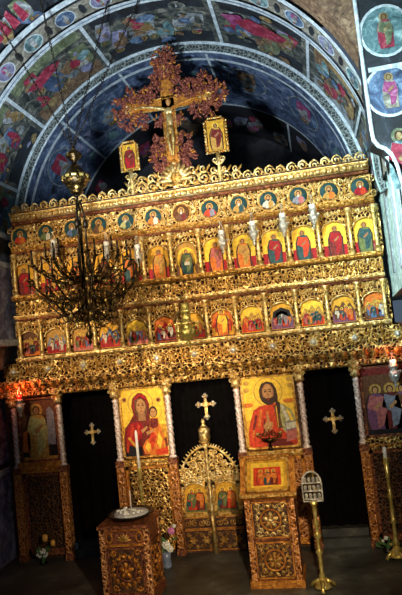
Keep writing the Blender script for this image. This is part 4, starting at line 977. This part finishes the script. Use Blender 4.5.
# sloping desk
zu = at(273, 455, Y0+.26).z; yl, yu = -d2-.03, -d2+.26
sl = Vector((0, yu-yl, zu-ztop)); L = sl.length; sl.normalize(); nr = Vector((0, -sl.z, sl.y))
def desk(u, v, h): return (u, yl+sl.y*v+nr.y*h, ztop+sl.z*v+nr.z*h)
b = MB(lambda x, y, z: desk(x, z, y)); wt = w2+.03
b.box(-wt, wt, -.03, .0, 0, L, 'gold_orange'); b.box(-wt, -wt+.04, 0, .015, 0, L, 'gold_orange'); b.box(wt-.04, wt, 0, .015, 0, L, 'gold_orange'); b.box(-wt, wt, 0, .02, 0, .035, 'gold'); b.box(-wt, wt, 0, .015, L-.035, L, 'gold_orange')
for k in range(13): b.blob((-wt+.02+k*(2*wt-.04)/12, .018, .018), (.015, .01, .012), 'gold_pale', 6, 4); b.blob((-wt+.02+k*(2*wt-.04)/12, .015, L-.018), (.015, .01, .012), 'gold', 6, 4)
b.mp = None; b.prism([(-wt+.02, ztop-.02), (wt-.02, ztop-.02), (wt-.02, zu-.08), (-wt+.02, zu-.08)], yu-.05, yu-.03, 'wood_red')
b.box(-wt+.02, wt-.02, yl+.04, yu-.03, ztop-.03, ztop+.0, 'wood_red'); b.build('desk', t)
o = empty('small_icon', (cx, Y0+.17, 0), 'small gold icon with red frame lying on the sloping lectern desk', 'icon')
b = MB(lambda x, y, z: desk(x, z, y)); iw = wt-.055; b.box(-iw, iw, .002, .02, .05, L-.05, 'p_golddk'); b.mp = desk
b.quad(-iw, iw, .05, L-.05, .021, 'p_gold'); b.quad(-iw+.05, iw-.05, .10, L-.09, .023, 'p_goldlight'); b.quad(-iw+.075, iw-.075, .115, L-.14, .025, 'p_scarlet')
b.flat([(-.09, .12), (-.08, .2), (-.03, .22), (0, .17), (.03, .22), (.09, .2), (.09, .12)], .027, 'p_brown')
for u, r_ in ((-.06, 'p_scarlet'), (0, 'p_teal'), (.06, 'p_maroon')): b.figure(u, .12, .16, .029, r_, 'p_orange', 'skin', 'p_goldlight', 0, .001)
b.build('painted_panel', o)
b = MB(lambda x, y, z: desk(x, z, y))
for (a0, a1, c0_, c1_) in ((-iw, -iw+.018, .05, L-.05), (iw-.018, iw, .05, L-.05), (-iw, iw, .05, .068), (-iw, iw, L-.068, L-.05)): b.box(a0, a1, .015, .034, c0_, c1_, 'gold')
b.build('frame', o)

# ------------------------------------------------------------------ candle rack on a turned pole
px_, py_ = 1.145, -1.07
t = empty('candle_rack', (px_, py_, 0), 'arched silver candle rack on a slim turned brass pole right of the lectern', 'candle holder')
zr = at(316, 501, py_).z; zk = at(315, 471, py_).z
b = MB(); b.lathe([(.02, .10), (.03, .12), (.016, .16), (.020, .30), (.034, .33), (.018, .36), (.016, .44), (.036, .47), (.018, .50), (.017, zr-.22), (.030, zr-.20), (.016, zr-.16), (.022, zr-.04), (.04, zr)], (0, 0, 0), 'brass', 12); b.build('pole', t)
b = MB(); b.lathe([(.085, .03), (.06, .045), (.025, .11)], (0, 0, 0), 'brass', 12)
for k in range(3): a = 2*pi*k/3+.5; b.tube([(.03*cos(a), .03*sin(a), .08), (.09*cos(a), .09*sin(a), .05), (.125*cos(a), .125*sin(a), .015)], [.02, .016, .018], 'brass', 6)
b.build('base', t)
b = MB(); hw = .086; H = zk-zr; out = [(-hw, 0), (hw, 0), (hw, H*.6)]+[(hw*cos(pi*k/8), H*.6+H*.4*sin(pi*k/8)) for k in range(1, 8)]+[(-hw, H*.6)]
b.prism([(x, z+zr) for x, z in out], .0, .012, 'bronze'); b.tube([(x, -.004, z+zr) for x, z in out], .009, 'silver', 5, True)
for j in range(3):
    b.box(-hw+.01, hw-.01, -.035, 0, zr+.02+j*H*.27, zr+.028+j*H*.27, 'silver')
b.build('rack_panel', t)
f = None
for j in range(3):
    for i in range(4):
        if f is None: b = MB(); b.lathe([(.012, 0), (.015, .03), (.012, .045)], (0, 0, 0), 'silver', 8); f = o = b.build('candle_cup', t)
        else: o = f.copy(); COL.objects.link(o); o.parent = t
        o.location = (-.057+i*.038, -.02, zr+.028+j*H*.27)
# tall brass candlestick at the right edge
p = Vector((1.87, -.43, 0)); H = at(392, 447, -.43).z
t = empty('brass_candlestick', p, 'tall pale brass candlestick at the right edge by the far right bay', 'candlestick')
b = MB(); b.lathe([(.022, .12), (.036, .16), (.022, .20), (.019, .34), (.036, .37), (.021, .40), (.019, .58), (.034, .61), (.020, .64), (.018, H-.30), (.028, H-.28), (.022, H-.25), (.026, H-.10)], (0, 0, 0), 'brass', 12); b.build('stem', t)
b = MB(); b.lathe([(.09, .04), (.07, .06), (.03, .13)], (0, 0, 0), 'brass', 12)
for k in range(4): a = 2*pi*k/4+.4; b.tube([(.03*cos(a), .03*sin(a), .09), (.08*cos(a), .08*sin(a), .07), (.12*cos(a), .12*sin(a), .02)], [.024, .018, .02], 'brass', 6)
b.build('base', t)
b = MB(); b.lathe([(.020, H-.12), (.018, H), (.004, H+.01)], (0, 0, 0), 'wax', 10); b.build('candle', t)

# ------------------------------------------------------------------ flowers
def vase(name, px_, py_, Y, label, heads, vm, vh=.20):
    c_ = at(px_, py_, Y); t = empty(name, (c_.x, Y, 0), label, 'flowers')
    b = MB(); b.lathe([(.045, 0), (.05, .02), (.042, vh*.6), (.05, vh), (.045, vh)], (0, 0, 0), vm, 14); b.build('vase', t)
    rr = random.Random(px_); b = MB()
    for k in range(14): a = rr.uniform(0, 6.28); z = rr.uniform(vh, c_.z); q = .03+.06*rr.random(); b.tube([(0, 0, vh*.5), (q*.5*cos(a), q*.5*sin(a), z*.8), (q*cos(a), q*sin(a), z)], .003, 'leaf_green', 4); b.leaf(q*cos(a), z, .06, rr.uniform(.3, 2.8), q*sin(a), 'leaf_green', .4, .1)
    b.build('stems', t)
    for hx, hy, r, m, ty in heads:
        o_ = at(hx, hy, Y-.03); x, z = o_.x-c_.x, o_.z; b = MB()
        if ty == 'tulip':
            for k in range(5): a = 2*pi*k/5; b.blob((r*.35*cos(a), r*.35*sin(a), 0), (r*.42, r*.42, r*1.0), m, 8, 6)
        elif ty == 'cluster':
            for k in range(30): a = rr.uniform(0, 6.28); q = r*sqrt(rr.random()); b.blob((q*cos(a), -.02*rr.random(), q*.6*sin(a)), (r*.16, r*.16, r*.16), m, 6, 4)
        else:
            for k in range(8): a = 2*pi*k/8; b.blob((r*.6*cos(a), 0, r*.6*sin(a)), (r*.4, r*.25, r*.4), m, 6, 4)
            b.blob((0, -r*.2, 0), (r*.4, r*.3, r*.4), m, 8, 5)
        b.build('flower_head', t, (x, -.03, z))
vase('vase_of_flowers', 43, 548, -.16, 'orange tulips over white blossom in a dark vase, floor at far left', [(45, 538, .040, 'petal_orange', 'tulip'), (53, 543, .034, 'petal_orange', 'tulip'), (42, 553, .075, 'petal_white', 'cluster')], 'iron', .02)
vase('vase_of_flowers', 165, 540, -.40, 'white and pink flowers with green leaves in a blue vase behind the box stand', [(171, 531, .04, 'petal_pink', 'open'), (174, 526, .022, 'petal_white', 'open'), (166, 545, .05, 'petal_white', 'open'), (170, 549, .04, 'petal_white', 'open'), (162, 522, .025, 'petal_orange', 'open')], 'glass_blue', .16)
vase('vase_of_flowers', 387, 543, -.20, 'small dim pale flowers at the foot of the far right bay', [(386, 538, .022, 'petal_white', 'open'), (391, 545, .018, 'petal_orange', 'open'), (383, 541, .016, 'petal_white', 'open')], 'iron', .04)
